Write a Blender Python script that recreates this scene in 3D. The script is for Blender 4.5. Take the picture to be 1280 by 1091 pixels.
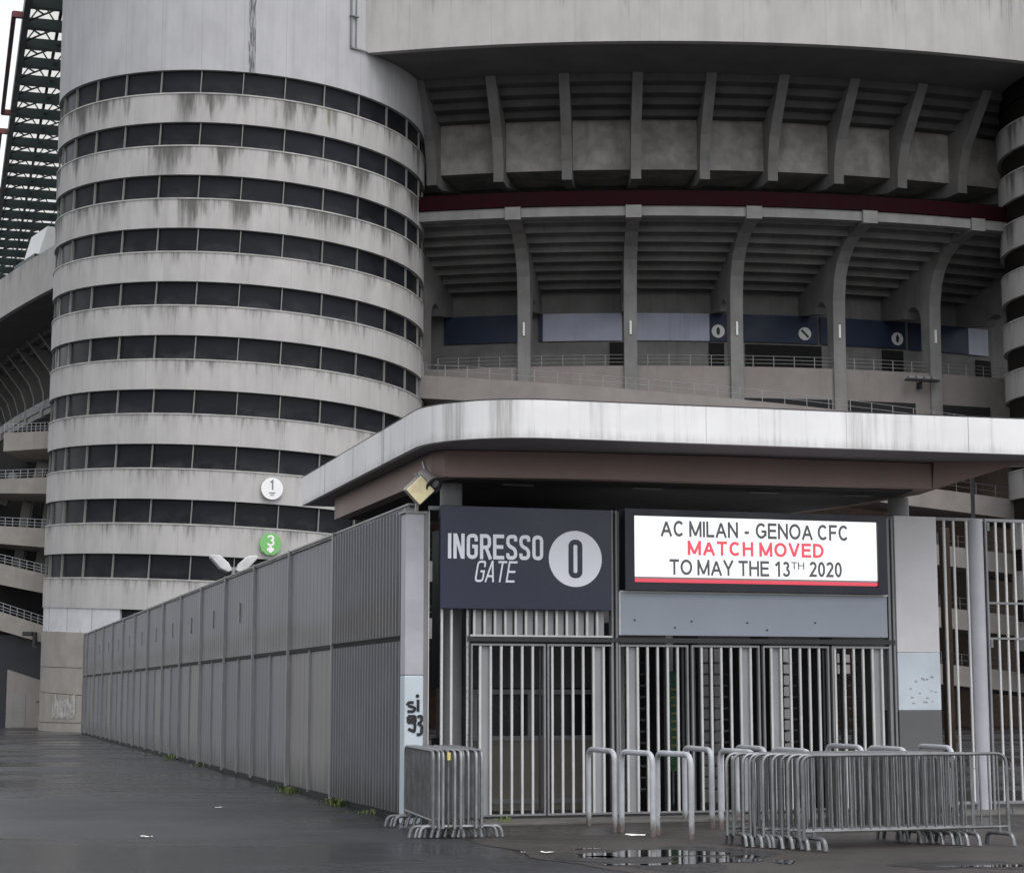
import bpy, bmesh, math, random
from mathutils import Vector, Matrix
random.seed(7)
for o in list(bpy.data.objects): bpy.data.objects.remove(o)
S = bpy.context.scene
COL = S.collection
R = math.radians
sin, cos, pi = math.sin, math.cos, math.pi

# ------------------------------------------------------------------ camera, sky, sun, exposure
cam = bpy.data.cameras.new('camera'); camo = bpy.data.objects.new('camera', cam); COL.objects.link(camo)
cam.sensor_width = 36; cam.sensor_fit = 'HORIZONTAL'; cam.lens = 2357.8/1280*36
cam.clip_start = .1; cam.clip_end = 3000
camo.location = (0, 0, 1.7); camo.rotation_euler = (pi/2+.1357, 0, 0)
S.camera = camo
W = bpy.data.worlds.new('World'); S.world = W; W.use_nodes = True
nt = W.node_tree; bg = nt.nodes['Background']
sky = nt.nodes.new('ShaderNodeTexSky'); sky.sky_type = 'NISHITA'; sky.sun_disc = False
SUN_EL, SUN_AZ = 60, 150           # overcast: high, soft, from behind the camera
sky.sun_elevation = R(SUN_EL); sky.sun_rotation = R(SUN_AZ); sky.air_density = 1; sky.dust_density = 2; sky.ozone_density = 1
hs = nt.nodes.new('ShaderNodeHueSaturation'); hs.inputs['Saturation'].default_value = .16
nt.links.new(sky.outputs[0], hs.inputs['Color']); nt.links.new(hs.outputs[0], bg.inputs[0]); bg.inputs[1].default_value = .15
sun = bpy.data.lights.new('sun', 'SUN'); sun.energy = .6; sun.angle = R(40); sun.color = (1, .985, .985)
suno = bpy.data.objects.new('sun', sun); COL.objects.link(suno)
az = R(SUN_AZ)
suno.rotation_euler = Vector((-sin(az)*cos(R(SUN_EL)), -cos(az)*cos(R(SUN_EL)), -sin(R(SUN_EL)))).to_track_quat('-Z', 'Y').to_euler()
S.view_settings.view_transform = 'Standard'; S.view_settings.look = 'None'
S.view_settings.exposure = 0.92; S.view_settings.gamma = 1

# ------------------------------------------------------------------ materials
def new_mat(name):
    m = bpy.data.materials.new(name); m.use_nodes = True
    return m, m.node_tree, m.node_tree.nodes['Principled BSDF']
def N(nt, typ, **kw):
    n = nt.nodes.new(typ)
    for k, v in kw.items():
        if k.startswith('_'): setattr(n, k[1:], v)
        else: n.inputs[k].default_value = v
    return n
def ramp(nt, fac, p0, p1, c0=0., c1=1.):
    r = nt.nodes.new('ShaderNodeMapRange'); r.interpolation_type = 'SMOOTHSTEP'
    r.inputs[1].default_value = p0; r.inputs[2].default_value = p1; r.inputs[3].default_value = c0; r.inputs[4].default_value = c1
    nt.links.new(fac, r.inputs[0]); return r.outputs[0]
def mixc(nt, fac, a, b):
    m = nt.nodes.new('ShaderNodeMix'); m.data_type = 'RGBA'
    for s, v in ((m.inputs[6], a), (m.inputs[7], b)):
        if isinstance(v, tuple): s.default_value = v+(1,) if len(v) == 3 else v
        else: nt.links.new(v, s)
    if isinstance(fac, float): m.inputs[0].default_value = fac
    else: nt.links.new(fac, m.inputs[0])
    return m.outputs[2]
def math_(nt, op, a, b=None):
    m = nt.nodes.new('ShaderNodeMath'); m.operation = op
    for i, v in enumerate((a, b)):
        if v is None: continue
        if isinstance(v, (int, float)): m.inputs[i].default_value = v
        else: nt.links.new(v, m.inputs[i])
    return m.outputs[0]
def coords(nt, scale, uv=False):
    tc = nt.nodes.new('ShaderNodeTexCoord'); mp = nt.nodes.new('ShaderNodeMapping')
    mp.inputs['Scale'].default_value = scale
    if uv: nt.links.new(tc.outputs['UV'], mp.inputs[0])
    else:
        oi = nt.nodes.new('ShaderNodeObjectInfo'); ad = nt.nodes.new('ShaderNodeVectorMath'); ad.operation = 'ADD'
        ml = nt.nodes.new('ShaderNodeMath'); ml.operation = 'MULTIPLY'; ml.inputs[1].default_value = 37
        nt.links.new(oi.outputs['Random'], ml.inputs[0]); nt.links.new(tc.outputs['Object'], ad.inputs[0]); nt.links.new(ml.outputs[0], ad.inputs[1])
        nt.links.new(ad.outputs[0], mp.inputs[0])
    return mp.outputs[0]
def noise(nt, vec, scale=1., detail=5., rough=.6):
    n = N(nt, 'ShaderNodeTexNoise', Scale=scale, Detail=detail, Roughness=rough); nt.links.new(vec, n.inputs['Vector']); return n.outputs[0]

def mat(name, col, rough=.7, var=.12, scale=1.2, streak=0., streak_col=(.08, .08, .075), metallic=0., spec=.4, bump=0., sscale=(2.5, 2.5, .12)):
    """plain weathered surface: blotches, fine grain, optional vertical run-off streaks"""
    m, nt, b = new_mat(name)
    v = coords(nt, (scale,)*3)
    n1 = noise(nt, v, 1., 6.); 
    f = ramp(nt, n1, .3, .7)
    d = tuple(max(0, c*(1-var)) for c in col); l = tuple(min(1, c*(1+var)) for c in col)
    c = mixc(nt, f, d, l)
    if streak:
        n2 = noise(nt, coords(nt, sscale), 1., 4., .65)
        s = ramp(nt, n2, .5, .75, 0., streak)
        c = mixc(nt, s, c, streak_col)
    nt.links.new(c, b.inputs['Base Color'])
    rn = ramp(nt, n1, .2, .8, max(.02, rough-.1), min(1, rough+.1)); nt.links.new(rn, b.inputs['Roughness'])
    b.inputs['Metallic'].default_value = metallic; b.inputs['Specular IOR Level'].default_value = spec
    if bump:
        g = noise(nt, coords(nt, (12, 12, 12)), 1., 6.)
        bp = N(nt, 'ShaderNodeBump', Strength=bump, Distance=.02); nt.links.new(g, bp.inputs['Height']); nt.links.new(bp.outputs[0], b.inputs['Normal'])
    return m

def tower_mat(name, col, heavy, green, seams=True, streak_u=None, seam_a=.4):
    """precast concrete with dark run-off stains starting at the coping (uv: x counts panels, y 0..1 up)"""
    m, nt, b = new_mat(name)
    tc = nt.nodes.new('ShaderNodeTexCoord'); sp = nt.nodes.new('ShaderNodeSeparateXYZ'); nt.links.new(tc.outputs['UV'], sp.inputs[0])
    u, vv = sp.outputs[0], sp.outputs[1]
    n1 = noise(nt, coords(nt, (1.1, 1.1, .5)), 1., 6.)
    n2 = noise(nt, coords(nt, (6.5, .35, 1), True), 1., 6., .75)     # fine drips
    n3 = noise(nt, coords(nt, (.85, .12, 1), True), 1., 4., .6)       # where the drips gather
    c = mixc(nt, ramp(nt, n1, .3, .7), tuple(x*.92 for x in col), tuple(x*1.06 for x in col))
    wide = noise(nt, coords(nt, (2.6, .04, 1), True), 1., 4., .7)
    c = mixc(nt, ramp(nt, wide, .45, .72, 0., .38), c, tuple(x*.66 for x in col))
    reach = math_(nt, 'ADD', math_(nt, 'MULTIPLY', math_(nt, 'SUBTRACT', n2, .5), 3.2), math_(nt, 'MULTIPLY', math_(nt, 'SUBTRACT', n3, .5-.03*heavy), 3.6*heavy))
    st = ramp(nt, math_(nt, 'ADD', reach, math_(nt, 'MULTIPLY', vv, .95)), .60, 1.75)
    g = mixc(nt, ramp(nt, noise(nt, coords(nt, (1.1, .3, 1), True), 1., 3.), .60, .72), (.085, .084, .080), green)
    c = mixc(nt, math_(nt, 'MULTIPLY', ramp(nt, n3, .44, .66), min(.5, .36*heavy)), c, (.19, .186, .178))
    c = mixc(nt, math_(nt, 'MULTIPLY', st, .9), c, g)
    if streak_u is not None:
        w_ = math_(nt, 'ADD', -.02, math_(nt, 'MULTIPLY', noise(nt, coords(nt, (9, 9, .5)), 1., 4.), .19))
        near = math_(nt, 'LESS_THAN', math_(nt, 'ABSOLUTE', math_(nt, 'SUBTRACT', u, streak_u)), w_)
        c = mixc(nt, math_(nt, 'MULTIPLY', near, ramp(nt, noise(nt, coords(nt, (20, 20, 1.5)), 1., 3.), .35, .6, .2, .9)), c, (.08, .08, .08))
    if seams:
        fr = math_(nt, 'FRACT', math_(nt, 'ADD', u, .5)); sm = math_(nt, 'LESS_THAN', math_(nt, 'ABSOLUTE', math_(nt, 'SUBTRACT', fr, .5)), .009)
        c = mixc(nt, math_(nt, 'MULTIPLY', sm, seam_a), c, (.12, .12, .115))
    nt.links.new(c, b.inputs['Base Color']); b.inputs['Roughness'].default_value = .85; b.inputs['Specular IOR Level'].default_value = .25
    bp = N(nt, 'ShaderNodeBump', Strength=.15, Distance=.02); nt.links.new(noise(nt, coords(nt, (9, 9, 9))), bp.inputs['Height']); nt.links.new(bp.outputs[0], b.inputs['Normal'])
    return m

def netting_mat(name, col):
    """dark mesh filling each bay: every bay a little different, paler in patches low down"""
    m, nt, b = new_mat(name)
    tc = nt.nodes.new('ShaderNodeTexCoord'); sp = nt.nodes.new('ShaderNodeSeparateXYZ'); nt.links.new(tc.outputs['UV'], sp.inputs[0])
    wn = nt.nodes.new('ShaderNodeTexWhiteNoise'); wn.noise_dimensions = '1D'
    oi = nt.nodes.new('ShaderNodeObjectInfo')
    nt.links.new(math_(nt, 'ADD', math_(nt, 'FLOOR', sp.outputs[0]), math_(nt, 'MULTIPLY', oi.outputs['Random'], 91)), wn.inputs['W'])
    c = mixc(nt, wn.outputs['Value'], tuple(x*.75 for x in col), tuple(x*1.45 for x in col))
    cl = noise(nt, coords(nt, (.9, .9, 1.6)), 1., 4.)
    pale_low = math_(nt, 'MULTIPLY', ramp(nt, sp.outputs[1], .75, .0), ramp(nt, cl, .40, .68))
    c = mixc(nt, math_(nt, 'MULTIPLY', pale_low, .6), c, (.042, .042, .046))
    nt.links.new(c, b.inputs['Base Color']); nt.links.new(ramp(nt, wn.outputs['Value'], 0., 1., .35, .65), b.inputs['Roughness']); b.inputs['Specular IOR Level'].default_value = .12
    return m
def fascia_mat(name, col):
    """white painted upstand: grey runs from the top edge, grime gathered along the lower edge, a few heavy stains"""
    m, nt, b = new_mat(name)
    tc = nt.nodes.new('ShaderNodeTexCoord'); sp = nt.nodes.new('ShaderNodeSeparateXYZ'); nt.links.new(tc.outputs['Object'], sp.inputs[0]); z = sp.outputs[2]
    n1 = noise(nt, coords(nt, (.7, .7, 1.2)), 1., 5.)
    c = mixc(nt, ramp(nt, n1, .3, .7), tuple(x*.92 for x in col), tuple(min(1, x*1.04) for x in col))
    fine = noise(nt, coords(nt, (7., 7., .22)), 1., 6., .7)
    c = mixc(nt, ramp(nt, fine, .52, .72, 0., .42), c, (.36, .355, .345))
    big = noise(nt, coords(nt, (1.15, 1.15, .10)), 1., 4., .6)
    c = mixc(nt, math_(nt, 'MULTIPLY', ramp(nt, big, .57, .68), ramp(nt, fine, .40, .60, .15, .7)), c, (.24, .235, .22))
    low = ramp(nt, math_(nt, 'ADD', z, math_(nt, 'MULTIPLY', fine, -.34)), 4.78, 4.93, .3, 0.)
    c = mixc(nt, low, c, (.22, .21, .19))
    top = ramp(nt, math_(nt, 'ADD', z, math_(nt, 'MULTIPLY', fine, .30)), 5.60, 5.68, 0., .4)
    c = mixc(nt, top, c, (.30, .30, .29))
    nt.links.new(c, b.inputs['Base Color']); b.inputs['Roughness'].default_value = .6; b.inputs['Specular IOR Level'].default_value = .35
    bp = N(nt, 'ShaderNodeBump', Strength=.2, Distance=.02); nt.links.new(n1, bp.inputs['Height']); nt.links.new(bp.outputs[0], b.inputs['Normal'])
    return m
def sheet_mat(name, col):
    """old galvanised sheet: cloudy zinc, a smeared dusty band above the middle rail, splash dirt and rust runs at the foot"""
    m, nt, b = new_mat(name)
    n1 = noise(nt, coords(nt, (.5, .5, .9)), 1., 6.)
    c = mixc(nt, ramp(nt, n1, .3, .7), tuple(x*.84 for x in col), tuple(x*1.16 for x in col))
    tc = nt.nodes.new('ShaderNodeTexCoord'); sp = nt.nodes.new('ShaderNodeSeparateXYZ'); nt.links.new(tc.outputs['Object'], sp.inputs[0]); z = sp.outputs[2]
    wob = math_(nt, 'MULTIPLY', math_(nt, 'SUBTRACT', noise(nt, coords(nt, (.22, .22, .2)), 1., 3.), .5), .7)
    d1 = math_(nt, 'ABSOLUTE', math_(nt, 'SUBTRACT', math_(nt, 'ADD', z, wob), 2.74))
    c = mixc(nt, ramp(nt, d1, .06, .42, .65, 0.), c, (.115, .108, .10))
    run = noise(nt, coords(nt, (5, 5, .35)), 1., 5., .7)
    low = ramp(nt, math_(nt, 'ADD', z, math_(nt, 'MULTIPLY', run, -1.3)), -.62, .1, .75, 0.)
    c = mixc(nt, low, c, (.045, .043, .040))
    c = mixc(nt, ramp(nt, noise(nt, coords(nt, (3.5, 3.5, .18)), 1., 5., .7), .56, .74, 0., .45), c, (.065, .064, .064))
    sc = noise(nt, coords(nt, (1.3, 1.3, 6.)), 1., 6., .75)
    c = mixc(nt, ramp(nt, sc, .64, .72, 0., .35), c, (.19, .19, .195))
    nt.links.new(c, b.inputs['Base Color']); nt.links.new(ramp(nt, n1, .2, .8, .42, .6), b.inputs['Roughness']); b.inputs['Specular IOR Level'].default_value = .35
    bp = N(nt, 'ShaderNodeBump', Strength=.25, Distance=.03); nt.links.new(noise(nt, coords(nt, (1.2, 1.2, .8)), 1., 2.), bp.inputs['Height']); nt.links.new(bp.outputs[0], b.inputs['Normal'])
    return m

def ground_mat(name, col, lo, hi, scale):
    m, nt, b = new_mat(name)
    v = coords(nt, (scale*.35, scale, 1))
    n1 = noise(nt, v, .5, 6., .62); n2 = noise(nt, coords(nt, (38, 38, 38)), 1., 3.); n3 = noise(nt, coords(nt, (.9, .9, .9)), 1., 5.)
    wet = ramp(nt, n1, .40, .62)
    big = noise(nt, coords(nt, (.10, .32, 1)), 1., 5.)
    c = mixc(nt, ramp(nt, n3, .3, .7), tuple(x*.7 for x in col), tuple(x*1.35 for x in col)); c = mixc(nt, ramp(nt, big, .46, .60, 0., .6), c, tuple(x*1.9 for x in col))
    c = mixc(nt, ramp(nt, n2, .62, .75, 0., .5), c, tuple(min(1, x*2.6) for x in col))
    c = mixc(nt, math_(nt, 'MULTIPLY', wet, .75), c, tuple(x*.45 for x in col))
    vo = nt.nodes.new('ShaderNodeTexVoronoi'); vo.feature = 'DISTANCE_TO_EDGE'; vo.inputs['Scale'].default_value = .22
    wv = nt.nodes.new('ShaderNodeVectorMath'); wv.operation = 'ADD'
    nn = nt.nodes.new('ShaderNodeTexNoise'); nn.inputs['Scale'].default_value = 1.2; nt.links.new(coords(nt, (1, 1, 1)), nn.inputs['Vector'])
    nt.links.new(coords(nt, (1, 1, 1)), wv.inputs[0]); nt.links.new(nn.outputs['Color'], wv.inputs[1]); nt.links.new(wv.outputs[0], vo.inputs['Vector'])
    crack = ramp(nt, vo.outputs['Distance'], .0, .012, .55, 0.)
    c = mixc(nt, crack, c, (.012, .012, .012))
    nt.links.new(c, b.inputs['Base Color'])
    nt.links.new(ramp(nt, wet, 0., 1., hi, lo), b.inputs['Roughness'])
    b.inputs['Specular IOR Level'].default_value = .45
    gr = noise(nt, coords(nt, (70, 70, 70)), 1., 4., .7)
    c2 = mixc(nt, ramp(nt, gr, .55, .75, 0., .55), c, tuple(min(1, x*3.2) for x in col)); c2 = mixc(nt, ramp(nt, gr, .25, .42, .5, 0.), c2, tuple(x*.3 for x in col)); nt.links.new(c2, b.inputs['Base Color'])
    bp = N(nt, 'ShaderNodeBump', Strength=.6, Distance=.008); nt.links.new(gr, bp.inputs['Height']); nt.links.new(bp.outputs[0], b.inputs['Normal'])
    return m
def emit(name, col, st):
    m, nt, b = new_mat(name); b.inputs['Base Color'].default_value = (.02, .02, .02, 1); b.inputs['Emission Color'].default_value = col+(1,); b.inputs['Emission Strength'].default_value = st
    return m
GREEN = (.115, .122, .070)
M = dict(
 tower_heavy=tower_mat('stained_concrete', (.400, .388, .380), 1.5, GREEN, seam_a=.2),
 tower_light=tower_mat('pale_concrete', (.410, .398, .390), .42, (.12, .118, .11), seam_a=.2),
 tower_top=tower_mat('smooth_concrete', (.395, .392, .405), .0, (.10, .098, .09), streak_u=1.19, seam_a=.22),
 ring=tower_mat('ring_concrete', (.40, .385, .375), .10, (.12, .12, .11), seam_a=.12),
 coping=mat('coping', (.37, .36, .345), .85, .2),
 glass=netting_mat('dark_netting', (.0105, .0112, .0145)),
 conc_l=mat('panel_concrete', (.30, .285, .27), .9, .3, .9, .5, (.14, .132, .125), bump=.2, sscale=(1.3, 1.3, .25)),
 screen_d=mat('dark_screen', (.012, .014, .021), .5, .2),
 white_d=mat('dirty_white', (.50, .50, .50), .55, .15, 3.),
 brown_glass_and_shade=mat('brown_netting_and_shade', (.012, .010, .009), .6, .3, .6, spec=.15),  # netting colour, also used for the painted shade under the ring
 mullion=mat('grey_mullion', (.19, .187, .18), .6, .1),
 white_panel=mat('whitewashed_panel', (.50, .50, .52), .7, .08),
 beige=mat('beige_concrete', (.27, .25, .225), .85, .12, .8, .3, (.17, .155, .14)),
 scrub=mat('scrubbed_paint', (.38, .37, .35), .9, .3, 4),
 conc=mat('grey_concrete', (.20, .195, .19), .85, .16, .7, .35, (.10, .098, .095), bump=.1),
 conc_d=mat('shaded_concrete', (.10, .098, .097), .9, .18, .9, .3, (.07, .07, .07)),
 conc_p=mat('rosy_concrete', (.22, .20, .188), .85, .1, .8, .25, (.15, .13, .12)),
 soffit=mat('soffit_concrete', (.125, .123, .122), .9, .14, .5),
 red=mat('red_steel', (.014, .0012, .0035), .7, .2, spec=.08),
 redframe=mat('red_paint', (.12, .025, .03), .55, .2),
 black=mat('black_void', (.014, .014, .015), .9, .2),
 navy=mat('navy_banner', (.014, .026, .062), .55, .2, 1.),
 pale=mat('pale_banner', (.46, .48, .60), .6, .08, .8, .25, (.12, .13, .17)),
 signnavy=mat('navy_sign', (.013, .017, .042), .30, .10, .6, spec=.35),
 white=mat('white_paint', (.74, .74, .74), .5, .03),
 letter=mat('letter_white', (.78, .78, .85), .5, .02),
 rail=mat('rail_steel', (.22, .22, .22), .5, .1),
 green=mat('green_steel', (.016, .030, .030), .5, .2),
 fascia=fascia_mat('white_fascia', (.70, .695, .70)),
 canopy=mat('canopy_soffit', (.17, .155, .17), .7, .08),
 brown=mat('brown_beam', (.24, .172, .155), .6, .08),
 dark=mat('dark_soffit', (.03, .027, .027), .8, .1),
 colm=mat('column_grey', (.17, .17, .175), .6, .08),
 sheet_a=sheet_mat('galvanised_sheet', (.150, .152, .166)),
 sheet_b=sheet_mat('dull_sheet', (.126, .129, .142)),
 sheet_c=sheet_mat('warm_sheet', (.172, .165, .160)),
 post=mat('galvanised_post', (.19, .19, .198), .45, .12, spec=.45),
 framed=mat('dark_frame', (.022, .022, .025), .5, .2),
 bar=mat('galvanised_bar', (.50, .50, .495), .45, .08, 3., spec=.5),
 plate=mat('grey_plate', (.27, .275, .29), .5, .08, 1.5, .2, (.22, .22, .23)),
 pillar=mat('painted_pillar', (.37, .37, .40), .6, .09, 2., .2, (.28, .28, .31)),
 pblue=mat('pale_blue_paint', (.46, .51, .555), .55, .07, 2., .12, (.34, .37, .42)),
 pgrey=mat('grey_paint', (.10, .10, .103), .7, .06),
 cpillar=mat('cast_pillar', (.54, .53, .545), .7, .06, 1.4, .25, (.37, .36, .37)),
 ink=mat('black_marker', (.012, .012, .016), .5, .1),
 bpanel=mat('blue_grey_panel', (.26, .29, .335), .5, .05, 1.0),
 ledframe=mat('led_frame', (.008, .009, .022), .4, .1),
 galv=mat('galvanised_tube', (.22, .225, .235), .38, .2, 5., metallic=.55, spec=.5),
 galv_d=mat('worn_galvanised', (.15, .155, .16), .45, .25, 5., metallic=.5, spec=.5),
 hoop=mat('hoop_steel', (.40, .415, .44), .45, .14, 3., .35, (.30, .28, .26), spec=.5, sscale=(9, 9, 1.2)),
 rust=mat('rusty_steel', (.06, .038, .027), .8, .3, 4),
 booth=mat('booth_panel', (.23, .212, .185), .7, .08),
 boothdark=mat('booth_glass', (.02, .021, .025), .25, .1),
 greenm=mat('green_notice', (.09, .24, .14), .5, .4, 9.),
 sgreen=mat('sign_green', (.16, .42, .13), .5, .05),
 lens=mat('yellowed_lens', (.90, .78, .48), .3, .12, 6., spec=.5),
 lampbody=mat('lamp_body', (.26, .245, .23), .35, .2),
 kerb=mat('kerb_concrete', (.10, .095, .088), .75, .2, 2.5, bump=.2),
 paper=mat('paper', (.7, .69, .66), .8, .05),
 leaf=mat('weed_leaf', (.085, .12, .025), .6, .3, 20.),
 yellow=mat('yellow_tape', (.55, .47, .14), .5, .1),
 asphalt=ground_mat('wet_asphalt', (.021, .021, .024), .10, .46, .5),
 pad=ground_mat('brown_asphalt', (.034, .029, .027), .22, .55, .7),
 led_white=emit('led_white', (.97, .99, 1.), .60),
 led_red=emit('led_red', (.82, .085, .125), .57), led_dark=emit('led_dark', (.075, .075, .085), .57), led_stripe=emit('led_stripe', (.80, .07, .11), .52), led_grey=emit('led_grey', (.20, .16, .17), .57),
)
def water_mat():
    m, nt, b = new_mat('puddle_water'); b.inputs['Base Color'].default_value = (.018, .017, .017, 1); b.inputs['Roughness'].default_value = .03; b.inputs['Specular IOR Level'].default_value = .9
    bp = N(nt, 'ShaderNodeBump', Strength=.03, Distance=.01); nt.links.new(noise(nt, coords(nt, (3, 3, 3))), bp.inputs['Height']); nt.links.new(bp.outputs[0], b.inputs['Normal'])
    return m
M['water'] = water_mat()
M['damp'] = ground_mat('damp_asphalt', (.017, .0155, .0150), .10, .30, .9)
def foot_rust(m):
    nt = m.node_tree; b = nt.nodes['Principled BSDF']; src = b.inputs['Base Color'].links[0].from_socket
    tc = nt.nodes.new('ShaderNodeTexCoord'); sp = nt.nodes.new('ShaderNodeSeparateXYZ'); nt.links.new(tc.outputs['Object'], sp.inputs[0])
    f = ramp(nt, math_(nt, 'ADD', sp.outputs[2], math_(nt, 'MULTIPLY', noise(nt, coords(nt, (14, 14, 6)), 1., 5., .7), -.30)), -.10, .06, .85, 0.)
    sp2 = ramp(nt, noise(nt, coords(nt, (16, 16, 9)), 1., 5., .7), .62, .72, 0., .7)
    c = mixc(nt, sp2, src, (.16, .13, .11)); c = mixc(nt, f, c, (.085, .055, .04)); nt.links.new(c, b.inputs['Base Color'])
foot_rust(M['hoop'])
def translucent_mat():
    m, nt, b = new_mat('roof_sheet'); b.inputs['Base Color'].default_value = (.8, .8, .78, 1); b.inputs['Roughness'].default_value = .6
    t = nt.nodes.new('ShaderNodeBsdfTranslucent'); t.inputs[0].default_value = (.62, .62, .59, 1); mx = nt.nodes.new('ShaderNodeMixShader'); mx.inputs[0].default_value = .75
    nt.links.new(b.outputs[0], mx.inputs[1]); nt.links.new(t.outputs[0], mx.inputs[2]); nt.links.new(mx.outputs[0], nt.nodes['Material Output'].inputs[0])
    return m
M['sheet_roof'] = translucent_mat()

# ------------------------------------------------------------------ mesh builder
class MB:
    def __init__(s): s.v = []; s.f = []; s.uv = {}
    def quad(s, pts, uv=None):
        i = len(s.v); s.v += [tuple(p) for p in pts]; s.f.append(tuple(range(i, i+len(pts))))
        if uv: s.uv[len(s.f)-1] = uv
        return s
    def box(s, x0, x1, y0, y1, z0, z1):
        i = len(s.v); s.v += [(x, y, z) for x in (x0, x1) for y in (y0, y1) for z in (z0, z1)]
        s.f += [tuple(i+k for k in q) for q in ((0, 1, 3, 2), (4, 6, 7, 5), (0, 4, 5, 1), (2, 3, 7, 6), (0, 2, 6, 4), (1, 5, 7, 3))]; return s
    def bar(s, a, b, w, h=None, up=(0, 0, 1)):
        """rectangular bar from a to b"""
        h = h or w; a, b = Vector(a), Vector(b); d = (b-a).normalized(); u = Vector(up)
        if abs(d.dot(u)) > .99: u = Vector((1, 0, 0))
        x = d.cross(u).normalized()*w/2; y = x.cross(d).normalized()*h/2
        i = len(s.v); s.v += [tuple(p+q) for p in (a, b) for q in (-x-y, x-y, x+y, -x+y)]
        s.f += [tuple(i+k for k in q) for q in ((3, 2, 1, 0), (4, 5, 6, 7), (0, 1, 5, 4), (1, 2, 6, 5), (2, 3, 7, 6), (3, 0, 4, 7))]; return s
    def tube(s, pts, r, n=8, closed=False):
        pts = [Vector(p) for p in pts]; L = len(pts); base = len(s.v); nrm = None
        for k, p in enumerate(pts):
            if closed: d = (pts[(k+1) % L]-pts[k-1]).normalized()
            else: d = (pts[min(k+1, L-1)]-pts[max(k-1, 0)]).normalized()
            if nrm is None: nrm = d.orthogonal().normalized()
            else: nrm = (nrm-d*nrm.dot(d)).normalized()
            bn = d.cross(nrm)
            s.v += [tuple(p+(nrm*cos(2*pi*j/n)+bn*sin(2*pi*j/n))*r) for j in range(n)]
        for k in range(L if closed else L-1):
            a, b = base+k*n, base+((k+1) % L)*n
            s.f += [(a+j, a+(j+1) % n, b+(j+1) % n, b+j) for j in range(n)]
        if not closed: s.f += [tuple(base+j for j in reversed(range(n))), tuple(base+(L-1)*n+j for j in range(n))]
        return s
    def cyl(s, x, y, z0, z1, r, n=24, r1=None):
        i = len(s.v); r1 = r if r1 is None else r1
        s.v += [(x+r*cos(2*pi*j/n), y+r*sin(2*pi*j/n), z0) for j in range(n)]+[(x+r1*cos(2*pi*j/n), y+r1*sin(2*pi*j/n), z1) for j in range(n)]
        s.f += [(i+j, i+(j+1) % n, i+n+(j+1) % n, i+n+j) for j in range(n)]+[tuple(i+j for j in reversed(range(n))), tuple(i+n+j for j in range(n))]; return s
    def prism(s, poly, fn0, fn1):
        """closed polygon carried by two functions to two parallel faces"""
        i = len(s.v); n = len(poly); s.v += [tuple(fn0(*p)) for p in poly]+[tuple(fn1(*p)) for p in poly]
        s.f += [tuple(i+k for k in reversed(range(n))), tuple(i+n+k for k in range(n))]+[(i+k, i+(k+1) % n, i+n+(k+1) % n, i+n+k) for k in range(n)]; return s
    def build(s, name, m, parent=None, smooth=False, recalc=True, bevel=0):
        me = bpy.data.meshes.new(name); me.from_pydata(s.v, [], s.f)
        if s.uv:
            ul = me.uv_layers.new(name='UVMap')
            for p in me.polygons:
                if p.index in s.uv:
                    for li, c in zip(p.loop_indices, s.uv[p.index]): ul.data[li].uv = c
        if recalc or smooth:
            bm = bmesh.new(); bm.from_mesh(me)
            if s.uv: bmesh.ops.remove_doubles(bm, verts=bm.verts, dist=.0005)
            bmesh.ops.recalc_face_normals(bm, faces=bm.faces); bm.to_mesh(me); bm.free()
        if smooth:
            for p in me.polygons: p.use_smooth = True
            try: me.set_sharp_from_angle(angle=R(38))
            except Exception: pass
        me.materials.append(m if not isinstance(m, str) else M[m])
        o = bpy.data.objects.new(name, me); COL.objects.link(o)
        if parent: o.parent = parent
        if bevel:
            b = o.modifiers.new('bevel', 'BEVEL'); b.width = bevel; b.segments = 2; b.limit_method = 'ANGLE'
        return o
def tag(o, label=None, cat=None, group=None, kind=None):
    for k, v in (('label', label), ('category', cat), ('group', group), ('kind', kind)):
        if v: o[k] = v
    return o
def thing(name, label, cat, loc=(0, 0, 0), rz=0, group=None):
    o = bpy.data.objects.new(name, None); COL.objects.link(o); o.location = loc; o.rotation_euler = (0, 0, rz); o.empty_display_size = .3
    return tag(o, label, cat, group)
def copy_tree(o, parent=None):
    c = o.copy(); COL.objects.link(c)
    if parent: c.parent = parent
    for ch in list(o.children): copy_tree(ch, c)
    return c
def arcpath(pts, r, n=5, closed=False):
    """polyline with rounded corners (2D or 3D tuples)"""
    P = [Vector(p) for p in pts]; out = []; L = len(P)
    for k, p in enumerate(P):
        if not closed and k in (0, L-1): out.append(p.copy()); continue
        a, b = P[k-1], P[(k+1) % L]; da, db = (a-p), (b-p); rr = min(r, da.length*.499, db.length*.499)
        p0, p1 = p+da.normalized()*rr, p+db.normalized()*rr
        for j in range(n+1):
            t = j/n; out.append((1-t)**2*p0+2*t*(1-t)*p+t*t*p1)
    return out
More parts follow.
